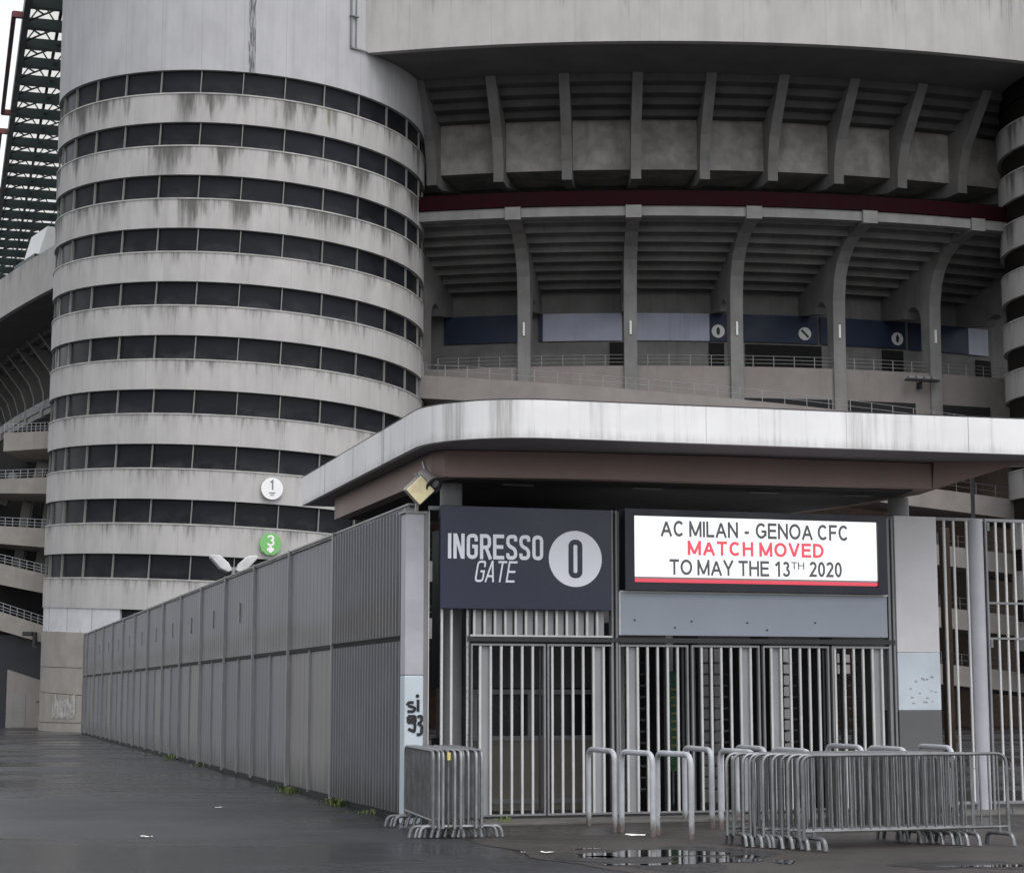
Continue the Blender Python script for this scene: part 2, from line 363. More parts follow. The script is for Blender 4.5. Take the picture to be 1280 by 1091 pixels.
def ribbon(mb, pts, w, fn, depth=.006, closed=False):
    """flat stroke of width w along 2D points; fn maps (x, y, d) to space"""
    P = [Vector(p) for p in pts]; P = [p for i, p in enumerate(P) if i == 0 or (p-P[i-1]).length > 1e-5]
    L = len(P); l, r = [], []
    for k in range(L):
        a = P[k-1] if (closed or k) else None; b = P[(k+1) % L] if (closed or k < L-1) else None
        d0 = (P[k]-a).normalized() if a is not None else None; d1 = (b-P[k]).normalized() if b is not None else None
        d0 = d0 or d1; d1 = d1 or d0
        t = (d0+d1); t = t.normalized() if t.length > 1e-6 else d1
        n = Vector((-t.y, t.x)); c = max(.45, n.dot(Vector((-d1.y, d1.x))))
        l.append(P[k]+n*(w/2/c)); r.append(P[k]-n*(w/2/c))
    for k in range(L if closed else L-1):
        j = (k+1) % L
        q = [l[k], r[k], r[j], l[j]]
        mb.prism([tuple(p) for p in q], lambda x, y: fn(x, y, 0), lambda x, y: fn(x, y, depth))
def disc(mb, cx, cy, rad, fn, depth=.006, n=40, ry=None):
    mb.prism([(cx+rad*cos(2*pi*j/n), cy+(ry or rad)*sin(2*pi*j/n)) for j in range(n)], lambda x, y: fn(x, y, 0), lambda x, y: fn(x, y, depth))

def el(cx, cy, rx, ry, a0, a1, n=14): return [(cx+rx*cos(R(a0+(a1-a0)*i/n)), cy+ry*sin(R(a0+(a1-a0)*i/n))) for i in range(n+1)]

# ------------------------------------------------------------------ frames
A = .2943; CA, SA = cos(A), sin(A); FO, GO = 6.1498, 24.7038
def gp(u, v, z=0): u += FO; v += GO; return (u*CA-v*SA, u*SA+v*CA, z)   # gate frame: u along the gate front, v along the long fence
CX, CY, R0 = 7., 144.1, 58.
class Arc:                                   # stadium long side: s in degrees, w inwards from the ring face
    step = 1.
    @staticmethod
    def pt(s, w, z, off=0):
        a = R(s); r = R0-w; return (CX+r*sin(a)+off*cos(a), CY-r*cos(a)+off*sin(a), z)
class Side:                                  # stadium short side running away behind the tower: s in metres
    P = (-35.2, 141.3); D = (-.547, .837); I = (.837, .547)
    @classmethod
    def pt(c, s, w, z, off=0):
        s += off; b = .0022*s*s
        return (c.P[0]+s*c.D[0]+(w+b)*c.I[0], c.P[1]+s*c.D[1]+(w+b)*c.I[1], z)
def sweep(path, s0, s1, n, prof, closed=True, zf=None, uvs=0):
    mb = MB(); zf = zf or (lambda s: 0)
    L = len(prof); zs = [p[1] for p in prof]; zlo, zhi = min(zs), max(zs)
    for i in range(n):
        a, b = s0+(s1-s0)*i/n, s0+(s1-s0)*(i+1)/n
        for k in range(L if closed else L-1):
            p, q = prof[k], prof[(k+1) % L]
            uv = None
            if uvs:
                vp, vq = (p[1]-zlo)/(zhi-zlo), (q[1]-zlo)/(zhi-zlo); uv = [(a/uvs, vp), (b/uvs, vp), (b/uvs, vq), (a/uvs, vq)]
            mb.quad([path.pt(a, p[0], p[1]+zf(a)), path.pt(b, p[0], p[1]+zf(b)), path.pt(b, q[0], q[1]+zf(b)), path.pt(a, q[0], q[1]+zf(a))], uv)
    if closed:
        for s in (s0, s1): mb.quad([path.pt(s, p[0], p[1]+zf(s)) for p in prof], [(0, 0)]*L if uvs else None)
    return mb
def rib(path, s, poly, t):
    return MB().prism(poly, lambda w, z: path.pt(s, w, z, -t/2), lambda w, z: path.pt(s, w, z, t/2))

# ------------------------------------------------------------------ the ground
def sheet(name, pts, z, m):
    return tag(MB().quad([(p[0], p[1], z) for p in pts]).build(name, m, recalc=False), kind='structure')
sheet('ground', [(-900, -300), (900, -300), (900, 1500), (-900, 1500)], 0, 'asphalt')
pad_edge = [(-.15, .2), (-.12, -2.6), (-.05, -4.0), (.10, -4.6), (-.1, -5.4), (.16, -6.3), (.35, -7.4), (.6, -8.6), (.8, -10), (14, -10), (14, .2)]
pe = []
for i, p in enumerate(pad_edge):
    pe.append(p)
    if i < 8:
        q = pad_edge[i+1]
        for t in (.33, .66): pe.append((p[0]+(q[0]-p[0])*t+random.uniform(-.05, .05), p[1]+(q[1]-p[1])*t))
sheet('forecourt', [gp(*p) for p in pe], .004, 'pad')
k = MB(); k.box(.15, 14, -.82, .35, 0, .045)
kb = k.build('kerb', 'kerb', bevel=.012); kb.location = gp(0, 0); kb.rotation_euler = (0, 0, A); tag(kb, kind='structure')
def blob(cu, cv, ru, rv, seed, n=46):
    rr = random.Random(seed); ph = [rr.uniform(0, 6.28) for _ in range(7)]
    return [gp(cu+ru*cos(2*pi*j/n)*(1+sum(.26/(i+1)*sin((i+2)*2*pi*j/n+ph[i]) for i in range(6))),
               cv+rv*sin(2*pi*j/n)*(1+sum(.26/(i+1)*sin((i+2)*2*pi*j/n+ph[i]) for i in range(6)))) for j in range(n)]
for i, (u, v, a, b, sd) in enumerate([(1.28, -5.35, .62, .52, 3), (1.62, -6.25, .42, .36, 9), (.62, -5.6, .24, .14, 5), (2.05, -6.0, .16, .22, 8), (.55, -6.5, .2, .1, 12), (1.05, -6.55, .3, .14, 14), (3.95, -7.7, .5, .12, 17), (.86, -4.55, .16, .07, 21), (2.2, -6.7, .12, .2, 22)]):
    sheet('puddle', blob(u, v, a, b, sd), .008, 'water')
for u, v, a, b, sd in [(1.35, -5.8, 1.05, 1.25, 31), (3.9, -7.6, .9, .45, 33), (.75, -5.9, .55, .9, 35)]: sheet('damp_patch', blob(u, v, a, b, sd), .006+.0004*(sd-31)/2, 'damp')

# ------------------------------------------------------------------ ramp towers
TZ, DZ = 30.55, 2.52
def tower(X, Y, rad, zb, label, k0, k1, theta, base=True, ph=-4.31, mirrored=1, top=46., netting='glass', topm='tower_top'):
    rest = MB(); cnt = 0
    t = thing('ramp_tower', label, 'tower', (X, Y, 0))
    P = 12.2
    def pos(a, r, z): return (r*sin(R(a)), -r*cos(R(a)), z)
    zbot = lambda a, k: zb-k*DZ-mirrored*DZ*a/360
    a0, a1 = theta; n = int((a1-a0)/2.44)
    def band(r, ri, f0, f1, uvo=0, closed=True):
        mb = MB()
        for i in range(n):
            a, b = a0+(a1-a0)*i/n, a0+(a1-a0)*(i+1)/n
            ua, ub = (a-ph)/P+uvo, (b-ph)/P+uvo
            mb.quad([pos(a, r, f0(a)), pos(b, r, f0(b)), pos(b, r, f1(b)), pos(a, r, f1(a))], [(ua, 0), (ub, 0), (ub, 1), (ua, 1)])
            if closed:
                mb.quad([pos(a, r, f1(a)), pos(b, r, f1(b)), pos(b, ri, f1(b)), pos(a, ri, f1(a))], [(ua, .9)]*4)
                mb.quad([pos(a, r, f0(a)), pos(b, r, f0(b)), pos(b, ri, f0(b)), pos(a, ri, f0(a))], [(ua, .1)]*4)
        return mb
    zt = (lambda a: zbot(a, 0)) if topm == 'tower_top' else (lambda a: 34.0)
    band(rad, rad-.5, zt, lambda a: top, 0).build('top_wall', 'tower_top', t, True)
    if topm != 'tower_top': band(rad-.1, rad-.5, lambda a: zbot(a, 0), lambda a: 34.02, 0).build('window_or_shade_band', topm, t, True)  # no windows here: dark band paints the ring's shade onto the tower top
    for k in range(k0, k1+1):
        if k >= 1:
            p = band(rad, rad-.5, lambda a: zbot(a, k), lambda a: zbot(a, k)+1.36, k*13.7).build('parapet', 'tower_heavy' if k <= 3 else 'tower_light', t, True)
            band(rad+.03, rad-.45, lambda a: zbot(a, k)+1.36, lambda a: zbot(a, k)+1.42).build('coping', 'coping', p, True)
        last = base and k == k1
        lo = (lambda a: zbot(a, k)-DZ+1.42) if not last else (lambda a: zbot(a, k)-1.12)
        g = band(rad-.2, rad-.3, lambda a: lo(a)-.03, lambda a: zbot(a, k)+.03, 0, False).build('window_or_shade_band', netting, t, True)
        a = ph-12*P
        while a <= a1 and netting == 'glass':
            if a >= a0:
                mu = MB() if abs(a) < 57 else rest
                mu.bar(pos(a-.25, rad-.10, lo(a)), pos(a+.1, rad-.13, zbot(a, k)), .042, .10, up=(sin(R(a)), -cos(R(a)), 0))
                if mu is not rest: mu.build('mullion', 'mullion', g)
            a += P
    if rest.v: tag(rest.build('mullion', 'mullion', t), kind='stuff')
    if base:
        zz = lambda a: zbot(a, k1)-1.12
        nn = n; 
        mb = MB()
        for i in range(30):
            a, b = -110+84.4*i/30, -110+84.4*(i+1)/30
            mb.quad([pos(a, rad-.05, zz(a)), pos(b, rad-.05, zz(b)), pos(b, rad-.05, zbot(b, k1)), pos(a, rad-.05, zbot(a, k1))])
        mb.quad([pos(-25.6, rad-.05, zz(-25.6)), pos(-25.6, rad-.3, zz(-25.6)), pos(-25.6, rad-.3, zbot(-25.6, k1)), pos(-25.6, rad-.05, zbot(-25.6, k1))])
        mb.build('painted_panel', 'white_panel', t, True)
        sm = MB()
        for a in (-62, -48, -36): sm.bar(pos(a, rad-.045, zz(a)), pos(a, rad-.045, zbot(a, k1)), .03, .02, up=(sin(R(a)), -cos(R(a)), 0))
        sm.build('panel_joint', 'plate', t)
        cs = [zz, lambda a: 2.72-.004*a, lambda a: 1.40-.006*a, lambda a: .38, lambda a: -.05]
        for i in range(4):
            o = band(rad-(.0 if i < 3 else -.02), rad-.5, (lambda j: lambda a: cs[j+1](a)+.03)(i), cs[i], i*5).build('base_course', 'beige', t, True)
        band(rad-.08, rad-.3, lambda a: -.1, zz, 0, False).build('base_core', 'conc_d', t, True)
    return t
T1 = tower(-13.81, 94.26, 9.30, TZ, 'pale round ramp tower with eleven dark window bands, left of the entrance canopy', 0, 10, (-120, 130))
T2 = tower(34.5, 94.0, 9.30, 30.91, 'round ramp tower cut off by the right edge, dark brown window bands', 0, 11, (-140, 60), base=False, ph=3., netting='brown_glass_and_shade', topm='brown_glass_and_shade')
pp = MB(); px_ = lambda a, r: (r*sin(R(a)), -r*cos(R(a)))
for a, r_ in ((40.6, .05), (42.4, .03)): pp.tube([(*px_(a, 9.37), 32.45), (*px_(a, 9.37), 40)], r_, 8)
pp.bar((*px_(40.4, 9.36), 32.42), (*px_(46.5, 9.40), 32.42), .07, .07)
for z in (34.0, 35.6): pp.bar((*px_(40., 9.4), z), (*px_(43., 9.4), z), .12, .06)
pp.build('drain_pipe', 'colm', T1)
# scrubbed off writing on the left tower's base
sc = MB()
rr = random.Random(4)
for j in range(9):
    a = -55+j*1.5
    z0 = .62+rr.uniform(-.06, .06); z1 = 1.55+rr.uniform(-.2, .15)
    for q in range(3):
        b = a+q*.45; sc.quad([(9.33*sin(R(x)), -9.33*cos(R(x)), z) for x, z in ((b, z0), (b+rr.uniform(.3, .5), z0+rr.uniform(-.1, .2)), (b+rr.uniform(.3, .5), z1), (b, z1+rr.uniform(-.2, .1)))])
sc.build('scrubbed_writing', 'scrub', T1)
# round signs on the tower face
def tower_sign(a, z, label, name, board, ink, digit, small):
    rad = 9.42
    t = thing(name, label, 'sign', (-13.81+rad*sin(R(a)), 94.26-rad*cos(R(a)), z), R(a))
    b = MB(); fn = lambda x, y, d: (x, -.02-d, y)
    if digit == '1': disc(b, 0, 0, .50, fn, .05)
    else: disc(b, 0, 0, .50, fn, .05, 10, .52)
    b.build('board', board, t)
    l = MB(); lv = [0]
    def f2(x, y, d): return (x, -.072-d-.004*lv[0], y)
    def nxt(): lv[0] += 1
    if digit == '1':
        for pts, w_ in (([(-.07, .28), (.02, .36), (.02, -.05)], .075), ([(-.14, -.2), (.14, -.2)], .05), ([(-.08, -.3), (.08, -.3)], .03)): ribbon(l, pts, w_, f2); nxt()
    else:
        for pts in (el(0, .265, .12, .10, 165, -85, 12), el(0, .06, .135, .115, 85, -165, 12)): ribbon(l, pts, .085, f2); nxt()
        for x, y, r_ in ((-.09, -.25, .075), (.09, -.25, .075), (0, -.17, .075), (0, -.32, .085)): disc(l, x, y, r_, f2); nxt()
    l.build('numeral', ink, t)
    MB().box(-.25, .25, .0, .1, -.06, .06).build('bracket', 'rail', t)
    return t
tower_sign(17.88, 10.95, 'round white sign with a dark numeral 1 on the tower parapet', 'gate_number_sign', 'white', 'colm', '1', 1)
tower_sign(17.7, 8.43, 'green sign with a white numeral 3 on the tower, below the white round sign', 'gate_number_sign', 'sgreen', 'white', '3', 1)

# ------------------------------------------------------------------ stadium
ST = thing('stadium', 'concrete stadium with curved ring, two tiers of ribs and dark galleries behind the canopy', 'stadium', Arc.pt(3, 5, 0))
def st(mb, name, m, **kw):
    o = mb.build(name, m, None, **kw); o.parent = ST; o.location = -Vector(ST.location); return o
UR = [(4.5, 32.38), (5.9, 30.75), (6.65, 29.85), (7.1, 28.6), (7.15, 27.65), (8.3, 27.65), (12, 28.45), (12, 28.8), (8.2, 28.9), (8.2, 31.1), (4.9, 32.38)]
LR = [(5.25, 25.12), (5.8, 25.08), (7.2, 24.89), (8.2, 24.4), (8.8, 23.85), (9.2, 23.1), (9.4, 22.), (9.45, 20), (9.45, 14.), (10.3, 14.), (10.3, 21.5), (10.45, 21.9), (10.8, 22.2), (11.25, 22.3), (11.7, 22.15), (12., 21.8), (14.6, 22.2), (14.6, 23.3), (10.4, 24.45), (6.2, 25.5), (5.25, 25.6)]
def seats(w0, z0, w1, z1, n, nt_=0):
    p = []
    for i in range(n):
        wa, wb = w0+(w1-w0)*i/n, w0+(w1-w0)*(i+1)/n; za, zb = z0+(z1-z0)*i/n, z0+(z1-z0)*(i+1)/n
        p += [(wa, za), (wa+.10, zb), (wb-nt_, zb+.02), (wb-nt_, zb+.5*nt_), (wb, zb+.5*nt_)] if nt_ else [(wa, za), (wa+.12, zb), (wb, zb)]
    return p
def stadium_side(path, s0, s1, n, us, ls, uvs, t=1.):
    st(sweep(path, s0, s1, n, [(0, 32.38), (0, 35.7), (.4, 35.7), (.4, 32.38)], uvs=uvs), 'ring_wall', 'ring', smooth=True)
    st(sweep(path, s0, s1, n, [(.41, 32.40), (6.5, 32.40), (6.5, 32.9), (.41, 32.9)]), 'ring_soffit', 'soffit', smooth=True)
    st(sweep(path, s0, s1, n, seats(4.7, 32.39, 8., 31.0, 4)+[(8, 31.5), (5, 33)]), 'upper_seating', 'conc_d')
    st(sweep(path, s0, s1, n, [(8, 30.97), (8, 28.37), (12, 28.6), (12, 29), (8.4, 29), (8.4, 31.6), (8.15, 31.6), (8.15, 30.97)]), 'upper_wall', 'conc_l')
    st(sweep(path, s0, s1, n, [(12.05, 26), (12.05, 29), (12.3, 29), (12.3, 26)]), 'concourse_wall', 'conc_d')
    for s in us: st(rib(path, s, UR, .52), 'upper_rib', 'conc')
    st(sweep(path, s0, s1, n, [(5, 25.72), (5, 26.46), (5.3, 26.46), (5.3, 25.72)]), 'red_beam', 'red' if path is Arc else 'screen_d')
    st(sweep(path, s0, s1, n, [(5.1, 25.21), (5.1, 25.70), (12, 25.9), (12, 25.6), (5.7, 25.45), (5.7, 25.21)]), 'ring_beam', 'conc')
    st(sweep(path, s0, s1, n, seats(6.0, 25.42, 14.5, 23.36, 8, .8)+[(14.5, 24.3), (6, 26.)]), 'seating_underside', 'conc')
    for s in ls:
        c = st(rib(path, s, LR, .66), 'column', 'conc')
        h = rib(path, s, [(4.96, 25.08), (4.96, 25.715), (5.6, 25.715), (5.6, 25.08)], .78).build('column_head', 'conc'); h.parent = c
        l = rib(path, s-.0, [(9.36, 20.05), (9.36, 20.75), (9.45, 20.75), (9.45, 20.05)], .10).build('tube_lamp', 'white'); l.parent = c
    st(sweep(path, s0, s1, n, [(14.52, 15), (14.52, 24.2), (14.9, 24.2), (14.9, 15)]), 'gallery_wall', 'conc')
us = [-.78+3.96*i for i in range(-4, 7)]; ls = [-1.05+6.5*i for i in range(-2, 5)]
stadium_side(Arc, -23, 40, 63, us, ls, 3.96)
stadium_side(Side, -16, 90, 30, [-14+4*i for i in range(20)], [-15+5.5*i for i in range(16)], 6.)
st(sweep(Arc, -23, 40, 63, [(9.62, 16.2), (9.62, 18.45), (9.85, 18.45), (9.85, 17.2), (14.5, 17.2), (14.5, 16.2)]), 'gallery_parapet', 'conc_p', smooth=True)
st(sweep(Arc, -23, 40, 63, [(12.6, -.5), (12.6, 16.2), (13, 16.2), (13, -.5)]), 'undercroft_wall', 'rust')
# door openings of the gallery
for a, b, z0, z1 in [(-2.25, -1.2, 19.0, 20.57), (4.85, 5.95, 19.0, 20.57), (7.5, 13.2, 18.6, 20.55), (18.0, 19.75, 18.7, 20.55), (-8.6, -8.1, 18.5, 20.3), (26.2, 27.6, 18.7, 20.4)]:
    st(sweep(Arc, a, b, 4, [(14.44, z0), (14.44, z1), (14.53, z1), (14.53, z0)]), 'doorway', 'black')
def railing(path, s0, s1, n, w, zf, h=.55, rails=3, r=.03, posts=1.2):
    mb = MB()
    for k in range(rails):
        pts = [path.pt(s0+(s1-s0)*i/n, w, zf(s0+(s1-s0)*i/n)+h*(k+1)/rails) for i in range(n+1)]
        mb.tube(pts, r, 5)
    s = s0
    while s <= s1:
        z = zf(s); mb.bar(path.pt(s, w, z-.02), path.pt(s, w, z+h), .035); s += posts
    return mb
st(railing(Arc, -13, 24, 40, 9.7, lambda s: 18.45, .58, 3, .014, 1.3), 'gallery_railing', 'rail')
# ramps descending to the right in front of the columns and the lower levels
def ramp_level(z0, slope, label=None, w=6., s0=-14, s1=26, par=.95, under=True):
    zf = lambda s: z0+slope*s
    st(sweep(Arc, s0, s1, 40, [(w, -par), (w, 0), (w+.2, 0), (w+.2, -par+.3), (w+3.2, -par+.3), (w+3.2, -par)], zf=zf), 'ramp', 'conc_p', smooth=True)
    st(railing(Arc, s0, s1, 40, w+.1, zf, .58, 2, .014, 1.25), 'ramp_railing', 'rail' if z0 > 15 else 'conc_d')
ramp_level(16.53, -.079, par=1.15)
ramp_level(13.15, -.079, par=1.0)
ramp_level(10.35, -.079, par=1.0); ramp_level(7.25, -.079, par=1.0); ramp_level(4.45, -.079, par=1.0)
# window-like openings under the gallery on the right
for a, b in [(5.9, 11.4), (12.5, 17.), (18.3, 22.4)]:
    st(sweep(Arc, a, b, 6, [(9.55, 15.5), (9.55, 16.8), (9.64, 16.8), (9.64, 15.5)]), 'gallery_opening', 'black')
    st(railing(Arc, a, b, 6, 9.4, lambda s: 15.9-.08*(s-6), .7, 3, .022, .9), 'opening_railing', 'rail')
# floodlight gantry below the gallery
g = thing('lamp_rack', 'dark rack of small lamps on the gallery parapet, right of the canopy centre', 'lamp', Arc.pt(17.2, 9.2, 17.95), R(17.2))
MB().box(-.95, .95, -.25, .05, -.05, .05).build('rack', 'framed', g)
for i in range(4): MB().box(-.85+i*.45, -.5+i*.45, -.3, -.02, .052, .2).build('lamp_head', 'rail', g, bevel=.02)
MB().box(-.06, .06, .0, .4, -.4, -.052).build('bracket', 'framed', g)

# banners on the gallery wall
def banner(a, b, label, segs, discs=()):
    t = thing('banner', label, 'banner', Arc.pt((a+b)/2, 14.4, 20.65), R((a+b)/2), 'banners along the gallery wall')
    inv = Matrix.LocRotScale(t.location, t.rotation_euler, None).inverted()
    for i, (f0, f1, m) in enumerate(segs):
        mb = sweep(Arc, a+(b-a)*f0, a+(b-a)*f1, 4, [(14.36, 20.66), (14.36, 22.17), (14.42, 22.17), (14.42, 20.66)])
        mb.v = [tuple(inv @ Vector(v)) for v in mb.v]; mb.build('banner_panel', m, t)
    for s, kind in discs:
        c = MB(); d = MB()
        def fn(x, y, dd): p = Arc.pt(s, 14.34-dd, 21.2+y, x); return tuple(inv @ Vector(p))
        disc(c, 0, 0, .36, fn, .02, 28); c.build('roundel', 'white', t)
        f2 = lambda x, y, dd: fn(x, y, .025+dd)
        if kind == '0': disc(d, 0, 0, .10, f2, .01, 20, .22)
        else: ribbon(d, [(-.2, .2), (.2, -.2)], .12, f2, .01)
        d.build('numeral', 'framed', t)
banner(-14.2, -7.95, 'plain navy banner in the gallery bay beside the left tower', [(0, 1, 'navy')])
banner(-7.3, -1.38, 'pale grey-blue banner in the first full bay right of the left tower', [(0, .05, 'navy'), (.05, 1, 'pale')])
banner(-.75, 5.95, 'pale banner ending in a navy part with a white disc and numeral 0', [(0, .84, 'pale'), (.84, 1, 'navy')], [(5.5, '0')])
banner(5.8, 12.9, 'navy banner with pale left end and slashed white disc', [(0, .07, 'navy'), (.07, .15, 'pale'), (.15, 1, 'navy')], [(11.9, '/')])
banner(13.1, 19.9, 'all navy banner with a white disc and numeral 0 near its right end', [(0, 1, 'navy')], [(19.2, '0')])
banner(20.2, 27.3, 'navy banner with a pale right end, furthest right in the gallery', [(0, .74, 'navy'), (.74, 1, 'pale')])

# the roof girder and translucent roof over the short side
RF = thing('roof', 'dark green truss roof with pale translucent sheets above the far left stand', 'roof', (-34, 127, 45), A)
DX, DY = -.2843, .9588
e0 = Vector((-30.6, 114.4, 45)); dr = Vector((-SA, CA, 0)); nr = Vector((CA, SA, 0))
inv = Matrix.LocRotScale(RF.location, RF.rotation_euler, None).inverted()
L = lambda p: tuple(inv @ p)
MB().quad([L(e0+dr*a+nr*b+Vector((0, 0, 1.9))) for a, b in ((-14, .3), (90, .3), (90, 24), (-14, 24))]).build('roof_sheet', 'sheet_roof', RF, recalc=False)
for k in range(-3, 22):
    p = e0+dr*(k*3.95)
    b = MB(); b.bar(L(p), L(p+nr*22), .5, .68); bo = b.build('cross_beam', 'green', RF)
    z = MB()
    for j in range(7):
        q = p+nr*(j*2.2); 
        z.bar(L(q+Vector((0, 0, -.2))), L(q+nr*1.1+Vector((0, 0, 1.5))), .09); z.bar(L(q+nr*1.1+Vector((0, 0, 1.5))), L(q+nr*2.2+Vector((0, 0, -.2))), .09)
        z.bar(L(q+dr*.2), L(q+dr*1.97+nr*1.1), .09); z.bar(L(q+dr*1.97+nr*1.1), L(q+dr*3.75+nr*.05), .09)
        z.bar(L(q+dr*1.97+nr*1.1), L(q+nr*2.2+dr*.2), .09)
    z.build('lattice', 'green', bo)
e = MB(); e.bar(L(e0-dr*14), L(e0+dr*88), .4, 1.0); e.build('edge_girder', 'green', RF)
for off in (2.2, 6.6, 11.):
    e = MB(); e.bar(L(e0-dr*14+nr*off+Vector((0, 0, .6))), L(e0+dr*88+nr*off+Vector((0, 0, .6))), .2); e.build('purlin', 'green', RF)
for a, b in ((2.5, 24), (29, 47), (52, 70)):
    f = MB(); o = -nr*.75
    f.bar(L(e0+dr*a+o), L(e0+dr*b+o), .28, .4); f.bar(L(e0+dr*a+o*1.1), L(e0+dr*a-nr*.1), .3, .4); f.bar(L(e0+dr*b+o*1.1), L(e0+dr*b-nr*.1), .3, .4); f.build('red_frame', 'redframe', RF)
# white blocks between ring and roof
for i, (s, w, z0, z1, ln) in enumerate([(-4.5, 1.0, 36.4, 39.4, 4.2), (6.5, 1., 36.4, 38.9, 4.4)]):
    t = thing('roof_block', ['white block on a dark base above the ring, close to the tower', 'white block on a dark base above the ring, at the left edge'][i], 'roof block', Side.pt(s, w, z0-.7), 0, 'blocks on the ring')
    iv = Vector(t.location)
    b = MB().prism([(0, z0), (.7, z1), (4, z1), (4, z0)], lambda w_, z: Vector(Side.pt(s, w+w_, z))-iv, lambda w_, z: Vector(Side.pt(s+ln, w+w_, z))-iv); b.build('block', 'white', t)
    b = MB().prism([(-.5, z0-.75), (-.5, z0-.01), (4, z0-.01), (4, z0-.75)], lambda w_, z: Vector(Side.pt(s-.6, w+w_, z))-iv, lambda w_, z: Vector(Side.pt(s+ln+.6, w+w_, z))-iv); b.build('base', 'green', t)
    MB().box(-.3, .3, -.3, .3, -.6, -.06).build('foot', 'redframe', t)

# curving ramps left of the tower
RL = thing('ramp', 'stacked concrete ramps with white railings at the left edge beside the tower', 'ramp', (-26, 99, 0))
def lz(y, Y):   # height above ground of picture row y at distance Y (solved once from the photograph's geometry)
    b = -(y-545.5)/2357.8; c, s = cos(.1357), sin(.1357); return 1.7+(s+b*c)/(c-b*s)*Y
def lx(x, y, Y): a = (x-640)/2357.8; b = -(y-545.5)/2357.8; return a/(cos(.1357)-b*sin(.1357))*Y
levels = [((5, 541), (58, 538), 564, 559.6, 1), ((-40, 600), (57, 596), 616, 617, 1), ((-40, 655), (56, 661), 676, 685, 1), ((-40, 694), (55, 720.5), 722, 744, 1), ((-40, 751), (50, 785), 776, 806, 1)]
for (xa, ya), (xb, yb), za, zb, r_ in levels:
    n = 8; Ya, Yb = 99.5, 97.6
    P = []
    for i in range(n+1):
        f = i/n; bow = .9*sin(f*pi)
        Y = Ya+(Yb-Ya)*f-bow; x = xa+(xb+14-xa)*f; yt = ya+(yb-ya)*f; ym = za+(zb-za)*f
        P.append((lx(x, yt, Y), Y, lz(yt, Y), lz(ym, Y)))
    mb = MB()
    for a, b in zip(P, P[1:]):
        mb.quad([(a[0], a[1], a[3]), (b[0], b[1], b[3]), (b[0], b[1], b[2]), (a[0], a[1], a[2])])
        mb.quad([(a[0], a[1], a[2]), (b[0], b[1], b[2]), (b[0], b[1]+.2, b[2]), (a[0], a[1]+.2, a[2])])
        mb.quad([(a[0], a[1]+.2, a[2]), (b[0], b[1]+.2, b[2]), (b[0], b[1]+.2, b[3]+.3), (a[0], a[1]+.2, a[3]+.3)])
        mb.quad([(a[0], a[1]+.2, a[3]+.3), (b[0], b[1]+.2, b[3]+.3), (b[0], b[1]+5, b[3]+.3), (a[0], a[1]+5, a[3]+.3)])
        mb.quad([(a[0], a[1], a[3]), (b[0], b[1], b[3]), (b[0], b[1]+5, b[3]), (a[0], a[1]+5, a[3])])
    a = P[0]; mb.quad([(a[0], a[1], a[3]), (a[0], a[1], a[2]), (a[0], a[1]+5, a[2]), (a[0], a[1]+5, a[3])])
    mb.v = [(x+26, y-99, z) for x, y, z in mb.v]
    o = mb.build('ramp_parapet', 'beige', RL, True)
    rl = MB()
    for h in (.14, .28, .46): rl.tube([(p[0]+26, p[1]+.1-99, p[2]+h) for p in P], .016, 5)
    for i in range(13):
        f = i/12*n; j = min(n-1, int(f)); t_ = f-j; p = [P[j][q]+(P[j+1][q]-P[j][q])*t_ for q in range(4)]
        rl.bar((p[0]+26, p[1]+.1-99, p[2]), (p[0]+26, p[1]+.1-99, p[2]+.46), .03)
    rl.build('ramp_railing', 'plate', RL)
w = MB()
w.box(-6, 2.6, 5.2, 5.5, 0, 15.6); w.build('back_wall', 'black', RL)
for x, z0, z1, m in [(-.3, 8.0, 13.3, 'conc'), (.9, 8.0, 13.0, 'conc'), (-1.2, 11.9, 13.6, 'conc'), (.3, 12., 14.2, 'conc')]:
    w = MB(); w.bar((x-.5, 3.2, z0), (x+.1, 3.2, z1), .45, .5); w.build('column', m, RL)
w = MB(); w.box(-5, 1.9, -.3, -.1, 2.35, 4.75); w.build('screen_panel', 'screen_d', RL)
w = MB(); w.prism([(-.05, 0), (2.6, 0), (2.6, 2.1), (-.05, 2.95)], lambda x, z: (x, -.9, z), lambda x, z: (x, -.32, z)); w.build('ramp_base', 'conc_p', RL)
MB().box(.25, .95, -.925, -.902, .02, 1.75).build('side_door', 'conc', RL); MB().box(1.5, 2.1, -.94, -.902, 1.28, 1.36).build('ledge', 'conc_d', RL)
w = MB(); w.box(-5, -.06, -.6, -.4, 0, 2.34); w.build('dark_door', 'screen_d', RL)
lm = thing('wall_lamp', 'small dark lamp on a bracket on the ramp wall left of the tower', 'lamp', (-24.68+.05, 97.0, 4.55))
MB().box(-.35, .15, -.35, .0, .1, .32).build('lamp_head', 'framed', lm, bevel=.03); MB().box(.15, .27, -.2, .3, -.5, .3).build('bracket', 'framed', lm)

